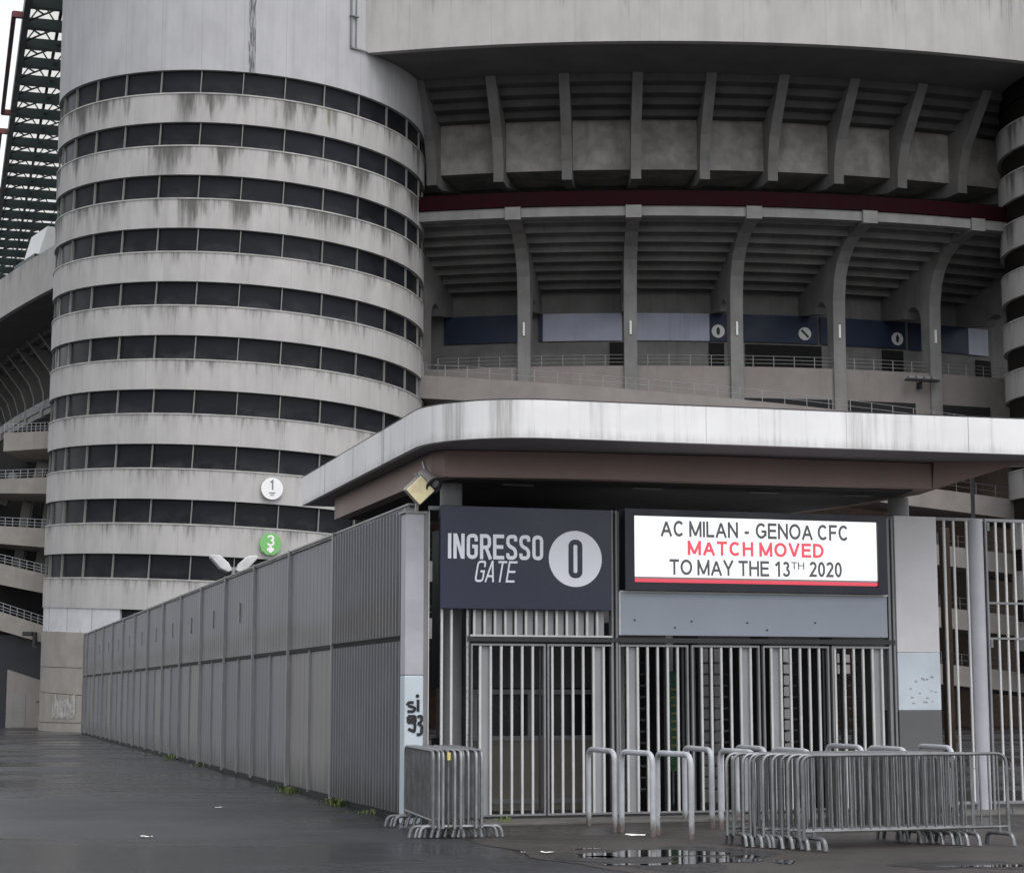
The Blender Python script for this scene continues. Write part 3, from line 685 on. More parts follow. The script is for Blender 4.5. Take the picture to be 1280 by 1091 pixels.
# ------------------------------------------------------------------ corrugated fence
FE = thing('metal_fence', 'long grey corrugated metal fence running back from the corner pillar to the tower', 'fence', gp(0, 0), A)
bays = [(1.0 if i == 0 else 1.42+4.01*i-.0, 1.42+4.01*(i+1)) for i in range(-1, 15)]
bays = [(.3, 1.42)] + [(1.42+4.01*i, 1.42+4.01*(i+1)) for i in range(0, 14)] + [(57.56, 59.4)]
bays[0:2] = [(.3, 5.41)]
rr = random.Random(11)
def corr(v0, v1, z0, z1, x=0., pitch=.20, d=.038, fine=True):
    mb = MB(); n = max(1, int(round((v1-v0)/pitch))); p = (v1-v0)/n; prof = []
    for i in range(n): prof += [(v0+i*p, 0), (v0+(i+.50)*p, 0), (v0+(i+.62)*p, d), (v0+(i+.88)*p, d)]
    prof.append((v1, 0))
    for a, b in zip(prof, prof[1:]): mb.quad([(x-a[1], a[0], z0), (x-b[1], b[0], z0), (x-b[1], b[0], z1), (x-a[1], a[0], z1)])
    return mb
for i, (v0, v1) in enumerate(bays):
    mu = 'sheet_a' if i else 'sheet_b'; ml = ['sheet_b', 'sheet_c', 'sheet_a', 'sheet_b', 'sheet_a', 'sheet_c'][i % 6]
    corr(v0+.03, v1-.03, 2.50, 4.22, .0, .20 if i == 0 else .335, .08 if i == 0 else .008).build('sheet', mu, FE, recalc=False)
    corr(v0+.03, (v0+v1)/2, .10, 2.42, .0, .20 if i == 0 else .4, .08 if i == 0 else .008).build('sheet', ml, FE, recalc=False)
    corr((v0+v1)/2+.004, v1-.03, .09, 2.42, .005, .20 if i == 0 else .4, .08 if i == 0 else .008).build('sheet', ml if i in (1, 0) else rr.choice(['sheet_a', 'sheet_b']), FE, recalc=False)
    MB().box(-.075, .04, v1-.028, v1+.028, .05, 4.30).build('post', 'post', FE)
    if i:
        MB().box(-.05, -.002, (v0+v1)/2-.02, (v0+v1)/2+.02, .06, 2.44).build('cover_strip', 'post', FE)
    if i >= 3:
        MB().box(-.042, -.004, (v0+v1)/2-.05, (v0+v1)/2+.05, 3.22, 3.62).build('slot', 'post' if i > 5 or i == 4 and False else ('sheet_c' if i > 5 else 'galv_d'), FE)
MB().box(-.03, .05, .3, 59.4, 2.424, 2.496).build('middle_rail', 'black', FE)
MB().box(-.035, .06, .3, 59.4, 4.222, 4.262).build('top_rail', 'framed', FE)
MB().box(-.05, .06, .3, 59.4, 4.264, 4.29).build('capping', 'post', FE)
MB().box(-.03, .06, .3, 59.4, 0, .088).build('bottom_gap', 'black', FE)
MB().box(-.10, .05, .27, .33, 0, 4.22).build('end_post', 'post', FE)
# twin floodlights on top of the fence
fl = thing('twin_floodlight', 'pair of white floodlights spread like wings on top of the metal fence', 'floodlight', gp(-.02, 16.5, 4.29), A)
MB().bar((0, 0, 0), (0, 0, .14), .07).bar((0, 0, .12), (-.25, -.0, .17), .06).bar((0, 0, .12), (.25, 0, .17), .06).build('bracket', 'rail', fl)
for sgn in (-1, 1):
    h = MB(); h.prism([(.04, .08), (.13, .04), (.30, .12), (.52, .36), (.50, .42), (.30, .40), (.12, .24)], lambda x, z: (sgn*x, -.14, z), lambda x, z: (sgn*x, .14, z)); h.build('lamp_head', 'white_d', fl, bevel=.02)

# ------------------------------------------------------------------ corner pillar with the scrawl
PI_ = thing('corner_pillar', 'pale painted square pillar with black scrawl at the fence corner', 'pillar', gp(0, 0), A)
MB().box(-.16, .10, 0, .26, 1.95, 4.12).build('shaft', 'pillar', PI_, bevel=.012)
MB().box(-.16, .10, 0, .26, 0, 1.948).build('painted_base', 'pblue', PI_, bevel=.012)
MB().box(-.20, .12, -.02, .28, 4.122, 4.15).build('cap', 'rail', PI_)
gmb = MB(); fn = lambda x, y, d: (x, -.003-d, y)
glv = 0
disc(gmb, .018, 1.676, .026, fn, .003, 16)
for pts in ([(.026, 1.63), (.027, 1.47)], arcpath([(-.125, 1.555), (-.10, 1.594), (-.034, 1.59)], .02), arcpath([(-.11, 1.55), (-.054, 1.535), (-.010, 1.516), (-.034, 1.473), (-.118, 1.473)], .02),
            arcpath([(-.108, 1.41), (-.013, 1.41), (-.007, 1.332), (-.108, 1.328), (-.108, 1.41)], .02), [(-.09, 1.36), (-.02, 1.38)], arcpath([(-.03, 1.318), (-.012, 1.300), (-.022, 1.207), (-.106, 1.246)], .02),
            arcpath([(.017, 1.4), (.076, 1.419), (.076, 1.337), (.023, 1.313), (.082, 1.288), (.074, 1.172), (.010, 1.168)], .03)):
    glv += 1; ribbon(gmb, pts, .040, (lambda q: lambda x, y, d: fn(x, y, d+.0006*q))(glv), .003)
gmb.build('scrawl', 'ink', PI_)
MB().box(.102, .165, .04, .16, 0, 4.16).build('angle_post', 'post', PI_)
MB().box(.166, .178, .02, .17, 0, 4.16).build('post_edge', 'bar', PI_)

# ------------------------------------------------------------------ entrance gate
GA = thing('entrance_gate', 'wide steel bar gate with three double doors below the navy sign and screen', 'gate', gp(0, 0), A)
def part(mb, name, m, p=None, **kw): return mb.build(name, m, p or GA, **kw)
part(MB().box(.18, 2.76, .05, .11, 4.18, 4.235), 'top_rail', 'rail')
for a, b in ((.68, .745), (2.775, 2.80), (2.835, 2.865), (7.04, 7.075), (7.11, 7.14)):
    part(MB().box(a, b, -.02, .10, .05, 4.24), 'post', 'post' if b-a < .04 else 'framed')
part(MB().box(.70, 7.13, -.03, .10, 2.41, 2.475), 'transom', 'framed')
part(MB().box(.74, 2.78, -.025, .03, 2.477, 2.50), 'ledge', 'bar')
def vbar(u, z0, z1, p=None, m='bar', w=.030): return part(MB().box(u-w/2, u+w/2, -.02, .02, z0, z1), 'bar', m, p)
for u in (.347, .481, .705): vbar(u, .05, 2.9)
for i in range(13): vbar(.80+.147*i, 2.50, 2.9)
for i in range(13): part(MB().box(.83+.147*i, .92+.147*i, .05, .07, 2.50, 2.95), 'infill_plate', 'plate')
part(MB().box(.745, 7.03, -.02, .06, .03, .075), 'threshold', 'framed')
leaves = [(.75, 1.81, 0), (1.835, 2.79, 1), (2.87, 3.905, 0), (3.955, 4.99, 1), (5.04, 6.07, 0), (6.115, 7.05, 1)]
for i, (a, b, side) in enumerate(leaves):
    lf = MB(); lf.box(a, a+.026, -.03, .03, .08, 2.38).box(b-.026, b, -.03, .03, .08, 2.38).box(a+.026, b-.026, -.03, .03, 2.354, 2.38).box(a+.026, b-.026, -.03, .03, .08, .105)
    d = part(lf, 'gate_leaf', 'post')
    n = 6; pit = .149
    for j in range(n):
        u = (a+.135+pit*j) if side == 0 else (b-.135-pit*j)
        if a+.03 < u < b-.03: vbar(u, .105, 2.354, d)
    pu = (a+.145, a+.275) if side == 0 else (b-.275, b-.145)
    part(MB().box(pu[0], pu[1], .03, .045, .105, 2.354), 'cover_plate', 'plate', d)
    eu = (b-.075) if side == 0 else (a+.045)
    part(MB().box(eu, eu+.03, .035, .06, .105, 2.354), 'stile', 'framed', d)
# blue-grey panel under the screen
bp = part(MB().box(2.895, 7.0, -.05, .0, 2.51, 3.10), 'lower_panel', 'bpanel', bevel=.006)
part(MB().box(2.88, 7.015, -.06, .0, 3.102, 3.125), 'panel_trim', 'bar', bp)
part(MB().box(2.873, 2.893, -.055, .0, 2.51, 3.10), 'panel_trim', 'bar', bp)
for u, z in ((3.1, 2.72), (3.95, 2.71), (4.8, 2.70), (5.85, 2.71), (3.7, 2.62), (5.1, 2.60)):
    mb = MB(); disc(mb, u, z, .014, lambda x, y, d: (x, -.052-d, y), .006, 10); part(mb, 'bolt', 'framed', bp)

# navy gate sign
SG = thing('gate_sign', 'navy gate sign reading INGRESSO GATE with a 0 in a white disc', 'sign', gp(0, 0), A)
part(MB().box(.295, 2.745, -.11, -.04, 2.84, 4.235), 'board', 'signnavy', SG, bevel=.008)
part(MB().box(.295, 2.745, -.035, -.0, 4.05, 4.12).box(.295, 2.745, -.035, 0, 2.95, 3.02), 'backing_rail', 'framed', SG)
sf = lambda x, y, d: (x, -.112-d, y)
def glyph(ch, w, t):
    i = t/2; a, b, x0, x1 = i, 1-i, i, w-i; r = .17
    if ch == 'I': return [([(i, 0), (i, 1)], 0)], t
    if ch == 'N': return [([(x0, 0), (x0, 1)], 0), ([(x1, 0), (x1, 1)], 0), ([(x0+.02, 1-.03), (x1-.02, .03)], 0)], w
    if ch == 'G': return [(arcpath([(x1, .70), (x1, b), (x0, b), (x0, a), (x1, a), (x1, .50), (w*.52, .50)][0:6], r)+[Vector((x1, .5+i))], 0), ([(w*.5, .50-i+i), (w, .50)], 0)], w
    if ch == 'R': return [([(x0, 0), (x0, 1)], 0), (arcpath([(0, b), (x1, b), (x1, .47), (0, .47)], r), 0), ([(w*.55, .47), (w-.02, 0)], 0)], w
    if ch == 'E': return [([(x0, 0), (x0, 1)], 0), ([(0, b), (w, b)], 0), ([(0, .5), (w*.92, .5)], 0), ([(0, a), (w, a)], 0)], w
    if ch == 'S': return [(arcpath([(x1, .74), (x1, b), (x0, b), (x0, .56), (x1, .42), (x1, a), (x0, a), (x0, .26)], r), 0)], w
    if ch == 'O': return [(arcpath([(x0, a), (x1, a), (x1, b), (x0, b)], r, closed=True), 1)], w
    if ch == 'A': return [([(i*.6, 0), (w/2, 1)], 0), ([(w-i*.6, 0), (w/2, 1)], 0), ([(w*.2, .28), (w*.8, .28)], 0)], w
    if ch == 'T': return [([(0, b), (w, b)], 0), ([(w/2, 0), (w/2, 1)], 0)], w
def word(txt, x0, x1, z0, z1, w, t, gap, shear=0):
    h = z1-z0; tot = 0; gl = []
    for ch in txt:
        st_, adv = glyph(ch, w, t); gl.append((st_, tot, ch)); tot += adv+gap
    k = (x1-x0-shear*h)/(tot-gap)
    for strokes, ox, ch in gl:
        mb = MB()
        def f(x, y, d): return sf(x0+(ox+x)*k+shear*y*h, z0+y*h, d)
        for j, (pts, cl) in enumerate(strokes): ribbon(mb, pts, t*(1-.004*j), (lambda j: lambda x, y, d: f(x, y, d+.0008*j))(j), .003, bool(cl))
        part(mb, 'letter', 'letter', SG)
word('INGRESSO', .40, 1.75, 3.515, 3.855, .50, .148, .095)
word('GATE', .77, 1.385, 3.205, 3.495, .54, .10, .10, .17)
mb = MB(); disc(mb, 2.215, 3.545, .385, sf, .004, 64); part(mb, 'roundel', 'letter', SG)
mb = MB(); f2 = lambda x, y, d: (x, -.1165-d, y); ribbon(mb, arcpath([(2.15, 3.315), (2.28, 3.315), (2.28, 3.775), (2.15, 3.775)], .065, 8, True), .072, f2, .003, True); part(mb, 'numeral', 'signnavy', SG)

# LED board
LB = thing('led_board', 'bright white screen in a dark frame announcing a moved match', 'screen', gp(0, 0), A)
fr = MB(); fr.box(2.93, 6.965, -.16, .1, 3.13, 3.222).box(2.93, 6.965, -.16, .1, 4.165, 4.26).box(2.93, 3.068, -.16, .1, 3.222, 4.165).box(6.82, 6.965, -.16, .1, 3.222, 4.165)
part(fr, 'frame', 'ledframe', LB)
part(MB().box(3.068, 6.82, -.12, .08, 3.322, 4.165), 'screen', 'led_white', LB)
part(MB().box(3.068, 6.82, -.12, .08, 3.296, 3.320), 'grey_band', 'led_grey', LB)
part(MB().box(3.068, 6.82, -.12, .08, 3.246, 3.294), 'red_band', 'led_stripe', LB)
part(MB().box(3.068, 6.82, -.12, .08, 3.222, 3.244), 'dark_band', 'ledframe', LB)
def sans(ch, t):
    """plain grotesque capitals: strokes on a unit height, and width"""
    i = t/2; w = dict(A=.88, C=.86, M=.98, I=.17, L=.64, N=.82, G=.90, E=.72, O=.94, F=.66, T=.76, H=.80, V=.84, D=.82, Y=.84).get(ch, .60)
    x0, x1, b = i, w-i, 1-i
    D = {'A': [[(i*.7, 0), (w/2, b)], [(w-i*.7, 0), (w/2, b)], [(w*.22, .33), (w*.78, .33)]],
     'C': [el(w/2+.02, .5, w/2-i, .5-i, 42, 318, 22)], 'M': [[(x0, 0), (x0, 1)], [(x1, 0), (x1, 1)], [(x0, b), (w/2, i)], [(w/2, i), (x1, b)]],
     'I': [[(w/2, 0), (w/2, 1)]], 'L': [[(x0, 1), (x0, i), (w, i)]], 'N': [[(x0, 0), (x0, 1)], [(x1, 0), (x1, 1)], [(x0, b), (x1, i)]],
     'G': [el(w/2+.02, .5, w/2-i, .5-i, 42, 330, 22)+[(x1, .28), (x1, .46)], [(w*.54, .46), (w, .46)]], 'E': [[(w, b), (x0, b), (x0, i), (w, i)], [(x0, .52), (w*.93, .52)]],
     'O': [el(w/2, .5, w/2-i, .5-i, 0, 347, 27)], 'F': [[(x0, 0), (x0, b), (w, b)], [(x0, .5), (w*.88, .5)]], 'T': [[(0, b), (w, b)], [(w/2, 0), (w/2, b)]],
     'H': [[(x0, 0), (x0, 1)], [(x1, 0), (x1, 1)], [(x0, .53), (x1, .53)]], 'V': [[(i*.7, 1), (w/2, i*.6)], [(w-i*.7, 1), (w/2, i*.6)]],
     'D': [[(w*.45, i), (x0, i), (x0, b), (w*.45, b)], el(w*.42, .5, w*.58-i, .5-i, 90, -90, 14)], 'Y': [[(i*.7, 1), (w/2, .42)], [(w-i*.7, 1), (w/2, .42)], [(w/2, 0), (w/2, .45)]],
     '1': [[(.40, 0), (.40, 1)], [(.38, .93), (.12, .72)]], '0': [el(.30, .5, .30-i, .5-i, 0, 347, 27)],
     '2': [el(.30, .70, .30-i, .30-i, 165, -40, 12)+[(x0, i), (.6, i)]], '3': [el(.28, .74, .27-i, .26-i, 160, -85, 12), el(.29, .29, .31-i, .29-i, 88, -165, 14)], '-': [[(.12, .36), (.48, .36)]]}
    return D[ch], w
def text(txt, x0, x1, zc, cap, m, t=.15, gap=.10):
    tot = 0; gl = []
    for ch in txt:
        if ch == ' ': tot += .30; continue
        st_, w = sans(ch, t); gl.append((st_, tot, ch)); tot += w+gap
    k = (x1-x0)/(tot-gap)
    for strokes, ox, ch in gl:
        mb = MB()
        for j, pts in enumerate(strokes): ribbon(mb, pts, t*(.97 if j else 1), (lambda j: lambda x, y, d: (x0+(ox+x)*k, -.1215-d-.0004*j, zc+(y-.5)*cap))(j), .002, ch in 'O0')
        mb.build('letter', m, LB)
text('AC MILAN - GENOA CFC', 3.475, 6.375, 4.000, .226, 'led_dark', .175)
text('MATCH MOVED', 3.875, 5.975, 3.735, .205, 'led_red', .20, .14)
text('TO MAY THE 13', 3.60, 5.44, 3.462, .22, 'led_dark', .175)
text('TH', 5.46, 5.665, 3.515, .105, 'led_dark', .15)
text('2020', 5.745, 6.255, 3.470, .22, 'led_dark', .175)

# concrete pillar, round post and bar fence on the right
CP = thing('concrete_pillar', 'broad pale concrete pillar with pale blue and dark grey base right of the screen', 'pillar', gp(7.16, -.03), A)
MB().box(0, .69, 0, .5, 2.30, 4.285).build('shaft', 'cpillar', CP, bevel=.01)
MB().box(0, .69, 0, .5, 1.47, 2.298).build('blue_base', 'pblue', CP, bevel=.01)
MB().box(0, .69, 0, .5, 0, 1.468).build('grey_base', 'pgrey', CP, bevel=.01)
pm = MB(); rr = random.Random(3)
for i in range(16): 
    x, z = rr.uniform(.05, .6), rr.uniform(1.55, 1.95); pm.box(x, x+rr.uniform(.015, .05), -.004, .001, z, z+rr.uniform(.012, .03))
pm.build('paste_mark', 'plate', CP)
BF = thing('bar_fence', 'tall steel bar fence right of the broad concrete pillar', 'fence', gp(7.86, 0), A)
MB().box(0, 8, .0, .05, 4.24, 4.285).build('top_rail', 'post', BF); MB().box(.84, 8, .0, .04, 3.02, 3.05).build('cross_rail', 'post', BF); MB().box(.84, 8, 0, .04, 2.50, 2.53).build('cross_rail', 'post', BF); MB().box(0, 8, 0, .04, .12, .16).build('bottom_rail', 'post', BF)
for u in (.13, .285, .50): MB().box(u, u+.028, .005, .035, .16, 4.24).build('bar', 'bar', BF)
for i in range(40): MB().box(.99+.152*i, 1.018+.152*i, .005, .035, .16, 4.24).build('bar', 'bar', BF)
MB().box(.80, .83, -.03, .05, 0, 4.285).build('end_stile', 'post', BF)
for z in (2.38, 4.1): MB().box(.83, .87, -.04, .02, z, z+.12).build('hinge', 'galv_d', BF)
rp = MB().cyl(0, 0, 0, 4.27, .125).build('round_post', 'pillar', None, True); rp.location = gp(8.53, .06); tag(rp, 'round pale blue-grey post between the two runs of steel bars', 'post')
rs = MB().bar((0, 0, 4.285), (0, 0, 4.96), .05).build('hanger_rod', 'framed'); rs.location = gp(8.56, .12); tag(rs, 'thin black rod between bar fence and canopy underside', 'rod')
rb = MB().box(-.07, .07, -.05, .05, 0, 4.2).build('rusty_post', 'rust', bevel=.01); rb.location = gp(8.42, .75); rb.rotation_euler = (0, 0, A); tag(rb, 'dark rusty brown post behind the bars next to the round post', 'post')

# ------------------------------------------------------------------ canopy
CN = thing('canopy', 'white canopy with rounded corner over the entrance gate on grey columns', 'canopy', gp(0, 0), A)
ZS, ZT = 4.965, 5.455
front = [(-.13, 7.85), (-.13, -.40)]
for j in range(0, 33):
    a = pi+pi/2*j/32; front.append((1.42+1.55*cos(a), -.40+1.42*sin(a)))
front += [(3., -1.87), (5.25, -1.96), (8.1, -2.10)]
for j in range(0, 9):
    a = -pi/2+R(115)*j/8; front.append((8.35+.75*cos(a), -1.36+.75*sin(a)))
front += [(8.62, -.68), (7.7, 1.1), (5.0, 6.5), (4.2, 7.85)]
mb = MB(); mb.prism(front, lambda u, v: (u, v, ZS+.02), lambda u, v: (u, v, ZS+.22)); part(mb, 'slab', 'canopy', CN)
# fascia: an upstand ring with a small lip, butt-jointed panels
fa = MB(); ins = .09
cen = (4.2, 2.5)
def inset(p, d): 
    v = Vector((cen[0]-p[0], cen[1]-p[1])).normalized(); return (p[0]+v.x*d, p[1]+v.y*d)
n = len(front)
for i in range(n):
    a, b = front[i], front[(i+1) % n]; ai, bi = inset(a, ins), inset(b, ins); ao, bo = inset(a, -.012), inset(b, -.012)
    fa.quad([(*ao, ZS), (*bo, ZS), (*bo, ZT), (*ao, ZT)]); fa.quad([(*ao, ZT), (*bo, ZT), (*bi, ZT), (*ai, ZT)]); fa.quad([(*ao, ZS), (*bo, ZS), (*bi, ZS), (*ai, ZS)]); fa.quad([(*ai, ZS), (*bi, ZS), (*bi, ZT), (*ai, ZT)])
fs = part(fa, 'fascia', 'fascia', CN, smooth=True)
lp = MB(); lp.tube([(*inset(p, -.012), ZT+.012) for p in front], .006, 6, True); part(lp, 'edge_strip', 'framed', fs)
# joints and grime drips on the fascia are real slivers
def fpt(d):   # point at distance d along the front from the left end
    for a, b in zip(front, front[1:]):
        l = math.dist(a, b)
        if d <= l: t = d/l; return (a[0]+(b[0]-a[0])*t, a[1]+(b[1]-a[1])*t), ((b[0]-a[0])/l, (b[1]-a[1])/l)
        d -= l
jm = MB()
for d in (2.1, 4.3, 6.4, 12.6, 14.6, 16.4):
    (x, y), (tx, ty) = fpt(d); nx, ny = ty, -tx
    jm.bar((x+nx*.012, y+ny*.012, ZS+.01), (x+nx*.012, y+ny*.012, ZT-.005), .005, .004, up=(nx, ny, 0))
part(jm, 'panel_joint', 'plate', fs)
# brown downstand beam with dark underside
bo = [(.18, 6.5), (.22, .1), (.34, -.16), (1.9, -.42), (4.2, -.62), (7.4, -.74), (7.62, .1), (7.55, 1.6), (6.4, 6.5)]
mb = MB(); mb.prism(bo, lambda u, v: (u, v, 4.615), lambda u, v: (u, v, ZS+.01)); part(mb, 'beam', 'brown', CN)
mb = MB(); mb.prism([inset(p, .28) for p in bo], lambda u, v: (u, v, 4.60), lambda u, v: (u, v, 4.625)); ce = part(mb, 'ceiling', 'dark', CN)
wd = MB(); Aw, Bw, Cw, Dw, Ew, Fw = (7.405, -.745, 4.612), (7.40, -.82, 4.984), (8.60, -1.36, 4.984), (8.70, -.66, 4.984), (7.628, .1, 4.612), (7.70, 1.08, 4.984)
for f in ((Aw, Cw, Bw), (Aw, Dw, Cw), (Aw, Ew, Dw), (Ew, Fw, Dw), (Aw, Bw, Fw, Ew), (Bw, Cw, Dw, Fw)): wd.quad(f)
part(wd, 'beam_end', 'brown', CN)
for u, v in ((1.3, .3), (3.2, .2), (5.0, .2), (6.5, .2)): part(MB().box(u, u+.45, v, v+.1, 4.585, 4.599), 'ceiling_lamp', 'colm', ce)
for u, v in ((.62, .55), (7.55, .55), (.75, 6.1), (4.0, 6.1)):
    part(MB().cyl(u, v, 0, 4.61, .155), 'column', 'colm', CN, smooth=True)
    part(MB().cyl(u, v, 0, .12, .2), 'column_foot', 'kerb', CN, smooth=True)

# floodlight and lamp at the corner pillar
FL = thing('floodlight', 'square floodlight with a yellowed lens on top of the corner pillar', 'floodlight', gp(-.015, -.18, 4.42), A)
r4 = Matrix.Rotation(R(45), 4, 'Y') 
def rot(mb, mt): mb.v = [tuple(mt @ Vector(v)) for v in mb.v]; return mb
tilt = Matrix.Rotation(R(8), 4, 'X') @ r4
rot(MB().box(-.15, .15, -.03, .12, -.15, .15), tilt).build('housing', 'lampbody', FL, bevel=.02)
rot(MB().box(-.138, .138, -.045, -.031, -.138, .138), tilt).build('lens', 'lens', FL, bevel=.01)
MB().bar((0, .1, -.05), (0, .18, -.30), .04).bar((0, .1, .0), (0, .2, .12), .03).build('bracket', 'lampbody', FL)
CAMR = thing('spot_lamp', 'dark cylindrical spot lamp just above the square yellowed floodlight', 'lamp', gp(.13, -.10, 4.56), A)
mt = Matrix.Rotation(R(-30), 4, 'Y') @ Matrix.Rotation(R(-50), 4, 'X')
rot(MB().cyl(0, 0, -.14, .16, .115, 28, .10), mt).build('barrel', 'lampbody', CAMR, True, bevel=.008)
ringm = MB(); ringm.tube([(.112*cos(2*pi*j/28), .112*sin(2*pi*j/28), -.145) for j in range(28)], .014, 8, True); rot(ringm, mt).build('rim', 'framed', CAMR, True)
rot(MB().cyl(0, 0, -.144, -.141, .10, 28), mt).build('glass', 'framed', CAMR, True)
rot(MB().cyl(.03, -.02, -.15, -.146, .052, 20), mt).build('reflector', 'colm', CAMR, True)
MB().bar((0, .1, .1), (0, .3, .3), .04).build('bracket', 'lampbody', CAMR)
MB().cyl(-.16, -.04, .02, .06, .03, 12).cyl(-.18, -.02, .06, .10, .022, 12).build('clamp', 'rail', CAMR, True)

# ------------------------------------------------------------------ behind the gate
BO = thing('ticket_booth', 'grey booth with a dark window band behind the left gate doors', 'booth', gp(1.0, 2.4), A)
MB().box(.45, 2.45, 0, 2.4, 0, 1.02).build('wall', 'booth', BO); MB().box(.45, 2.45, .02, 2.4, 1.8, 4.3).build('upper_wall', 'pgrey', BO); MB().box(.5, 2.4, .15, 2.3, 1.02, 1.8).build('window', 'boothdark', BO)
wf = MB()
wf.box(.45, 2.45, -.05, .1, 1.021, 1.09).box(.45, 2.45, -.05, .1, 1.70, 1.77).box(.45, .52, -.05, .1, 1.091, 1.699).box(1.3, 1.36, -.04, .1, 1.091, 1.699); wf.build('window_frame', 'plate', BO)
MB().box(.45, 2.45, -.03, -.001, .10, .17).build('skirting', 'plate', BO)
def turnstile():
    t = thing('turnstile', '', 'turnstile', (0, 0, 0), A, 'full height turnstiles behind the gate')
    MB().box(-.42, -.34, -.5, .5, 0, 2.4).build('side_panel', 'framed', t); MB().box(.38, .42, -.5, .5, 0, 2.4).build('side_panel', 'framed', t)
    MB().cyl(0, 0, 0, 2.4, .045, 12).build('rotor_post', 'colm', t, True)
    for a in (20, 140, 260):
        ar = MB()
        for z in range(12): ar.bar((0, 0, .3+z*.17), (.33*cos(R(a)), .33*sin(R(a)), .3+z*.17), .03)
        ar.build('rotor_arm', 'colm', t)
    MB().box(-.42, .42, -.5, .5, 2.4, 2.75).build('head', 'pgrey', t)
    return t
ts = turnstile(); names = ['left', 'second', 'third', 'rightmost']
for i, u in enumerate((3.75, 5.1, 6.25, 7.3)):
    t = ts if i == 0 else copy_tree(ts)
    t.location = gp(u, 2.0); t['label'] = ['full height turnstile just left of the green notice behind the gate', 'full height turnstile just right of the green notice behind the gate', 'full height turnstile behind the last double gate doors', 'full height turnstile half hidden by the broad concrete pillar'][i]
GN = thing('notice_board', 'narrow green notice board with yellow print behind the middle gate', 'notice', gp(4.60, 2.3), A)
MB().box(-.06, .14, 0, .05, .55, 2.05).build('board', 'greenm', GN)
pr = MB()
for i in range(9): pr.box(-.04, .1, -.004, -.001, .8+i*.12, .83+i*.12)
pr.build('print', 'yellow', GN); MB().box(-.04, -.01, .05, .1, 0, 2.05).box(.09, .12, .05, .1, 0, 2.05).build('leg', 'framed', GN)
wall = MB().box(3.0, 7.9, 3.6, 3.8, 0, 4.3).build('rear_wall', 'cpillar'); wall.location = gp(0, 0); wall.rotation_euler = (0, 0, A); tag(wall, 'plain rear wall in the shade behind the turnstiles', 'wall')
lp2 = MB(); 
lp2.box(-.04, .04, -.04, .04, 0, 4.3); o = lp2.build('grey_post', 'colm'); o.location = gp(3.2, .8); o.rotation_euler = (0, 0, A); tag(o, 'slim grey post behind the middle double doors of the gate', 'post')

# ------------------------------------------------------------------ hoop rails
def hoop(w=.92, h=.99, r=.035):
    pts = arcpath([(0, 0, 0), (0, 0, h), (w, 0, h), (w, 0, 0)], .14, 7)
    return MB().tube(pts, r, 12)
H0 = None
HOOPS = [((736, 1032), (771.5, 1040.5), 'hoop rail furthest left, nearest the gate in the front row of three'), ((777.5, 1040), (815, 1046), 'middle hoop of the front row of three left of the barriers'),
         ((822, 1043.5), (864.5, 1049.5), 'hoop rail nearest the viewer, ending the front row of three'), ((856.5, 1027.6), (895.7, 1036), 'hoop rail in the second row standing closest to the gate'),
         ((901.5, 1036), (942, 1042), 'hoop rail in the second row, partly behind the barrier ends'), ((922, 1025), (962, 1032.5), 'hoop rail behind the barriers, left one near the third double doors'),
         ((968, 1032), (1014, 1040), 'hoop rail behind the barriers, close to the stacked top rails on the left'), ((1036, 1020.5), (1081, 1027), 'hoop rail behind the barriers, in front of the last double doors'),
         ((1088, 1027), (1136, 1034), 'hoop rail behind the barriers, left of the dark grey pillar base'), ((1150, 1022), (1208, 1031), 'hoop rail behind the barriers, between concrete pillar and round post')]
def grd(x, y):
    b = -(y-545.5)/2357.8; c, s = cos(.1357), sin(.1357); t = -1.7/(s+b*c); return Vector(((x-640)/2357.8*t, (c-b*s)*t, 0))
hm = hoop()
for i, (a, b, lab) in enumerate(HOOPS):
    p, q = grd(*a), grd(*b); d = q-p
    if i == 0: h0 = hm.build('hoop_rail', 'hoop', None, True); h = h0
    else: h = h0.copy(); COL.objects.link(h)
    h.location = p; h.rotation_euler = (0, 0, math.atan2(d.y, d.x)+random.uniform(-.02, .02)); h.scale = (min(1.25, max(.8, d.length/.92)), 1, 1)
    tag(h, lab, 'hoop rail', 'hoop rails in front of the gate')

# ------------------------------------------------------------------ crowd barriers
def barrier(Lg=2.2, h=1.03, nb=18, mat_='galv'):
    t = thing('crowd_barrier', '', 'barrier')
    fr = MB(); fr.tube(arcpath([(.0, 0, .12), (0, 0, h), (Lg, 0, h), (Lg, 0, .12)], .12, 6), .019, 10); fr.build('frame', mat_, t, True)
    MB().tube([(0, 0, .21), (Lg, 0, .21)], .016, 8).build('lower_rail', mat_, t, True)
    b = MB()
    for i in range(1, nb): b.tube([(Lg*i/nb, 0, .21), (Lg*i/nb, 0, h-.01)], .0105, 6)
    b.build('infill_bars', mat_, t, True)
    for x in (.10, Lg-.10):
        f = MB(); f.tube(arcpath([(x, -.27, .012), (x, -.24, .14), (x, .24, .14), (x, .27, .012)], .07, 5), .023, 8); f.tube([(x, 0, .14), (x, 0, .21)], .018, 8); f.build('foot', mat_, t, True)
    for z in (.35, .86):
        MB().tube([(Lg+.018, 0, z), (Lg+.055, 0, z), (Lg+.055, 0, z+.07)], .008, 6).build('hook', mat_, t, True)
    return t
b1 = barrier(2.2, 1.03, 22); b2 = barrier(2.2, 1.03, 22, 'galv_d')
ordn = ['first', 'second', 'third', 'fourth', 'fifth', 'sixth', 'seventh', 'eighth', 'ninth', 'tenth', 'eleventh', 'twelfth']
rr = random.Random(5)
NL = 10; used = {}
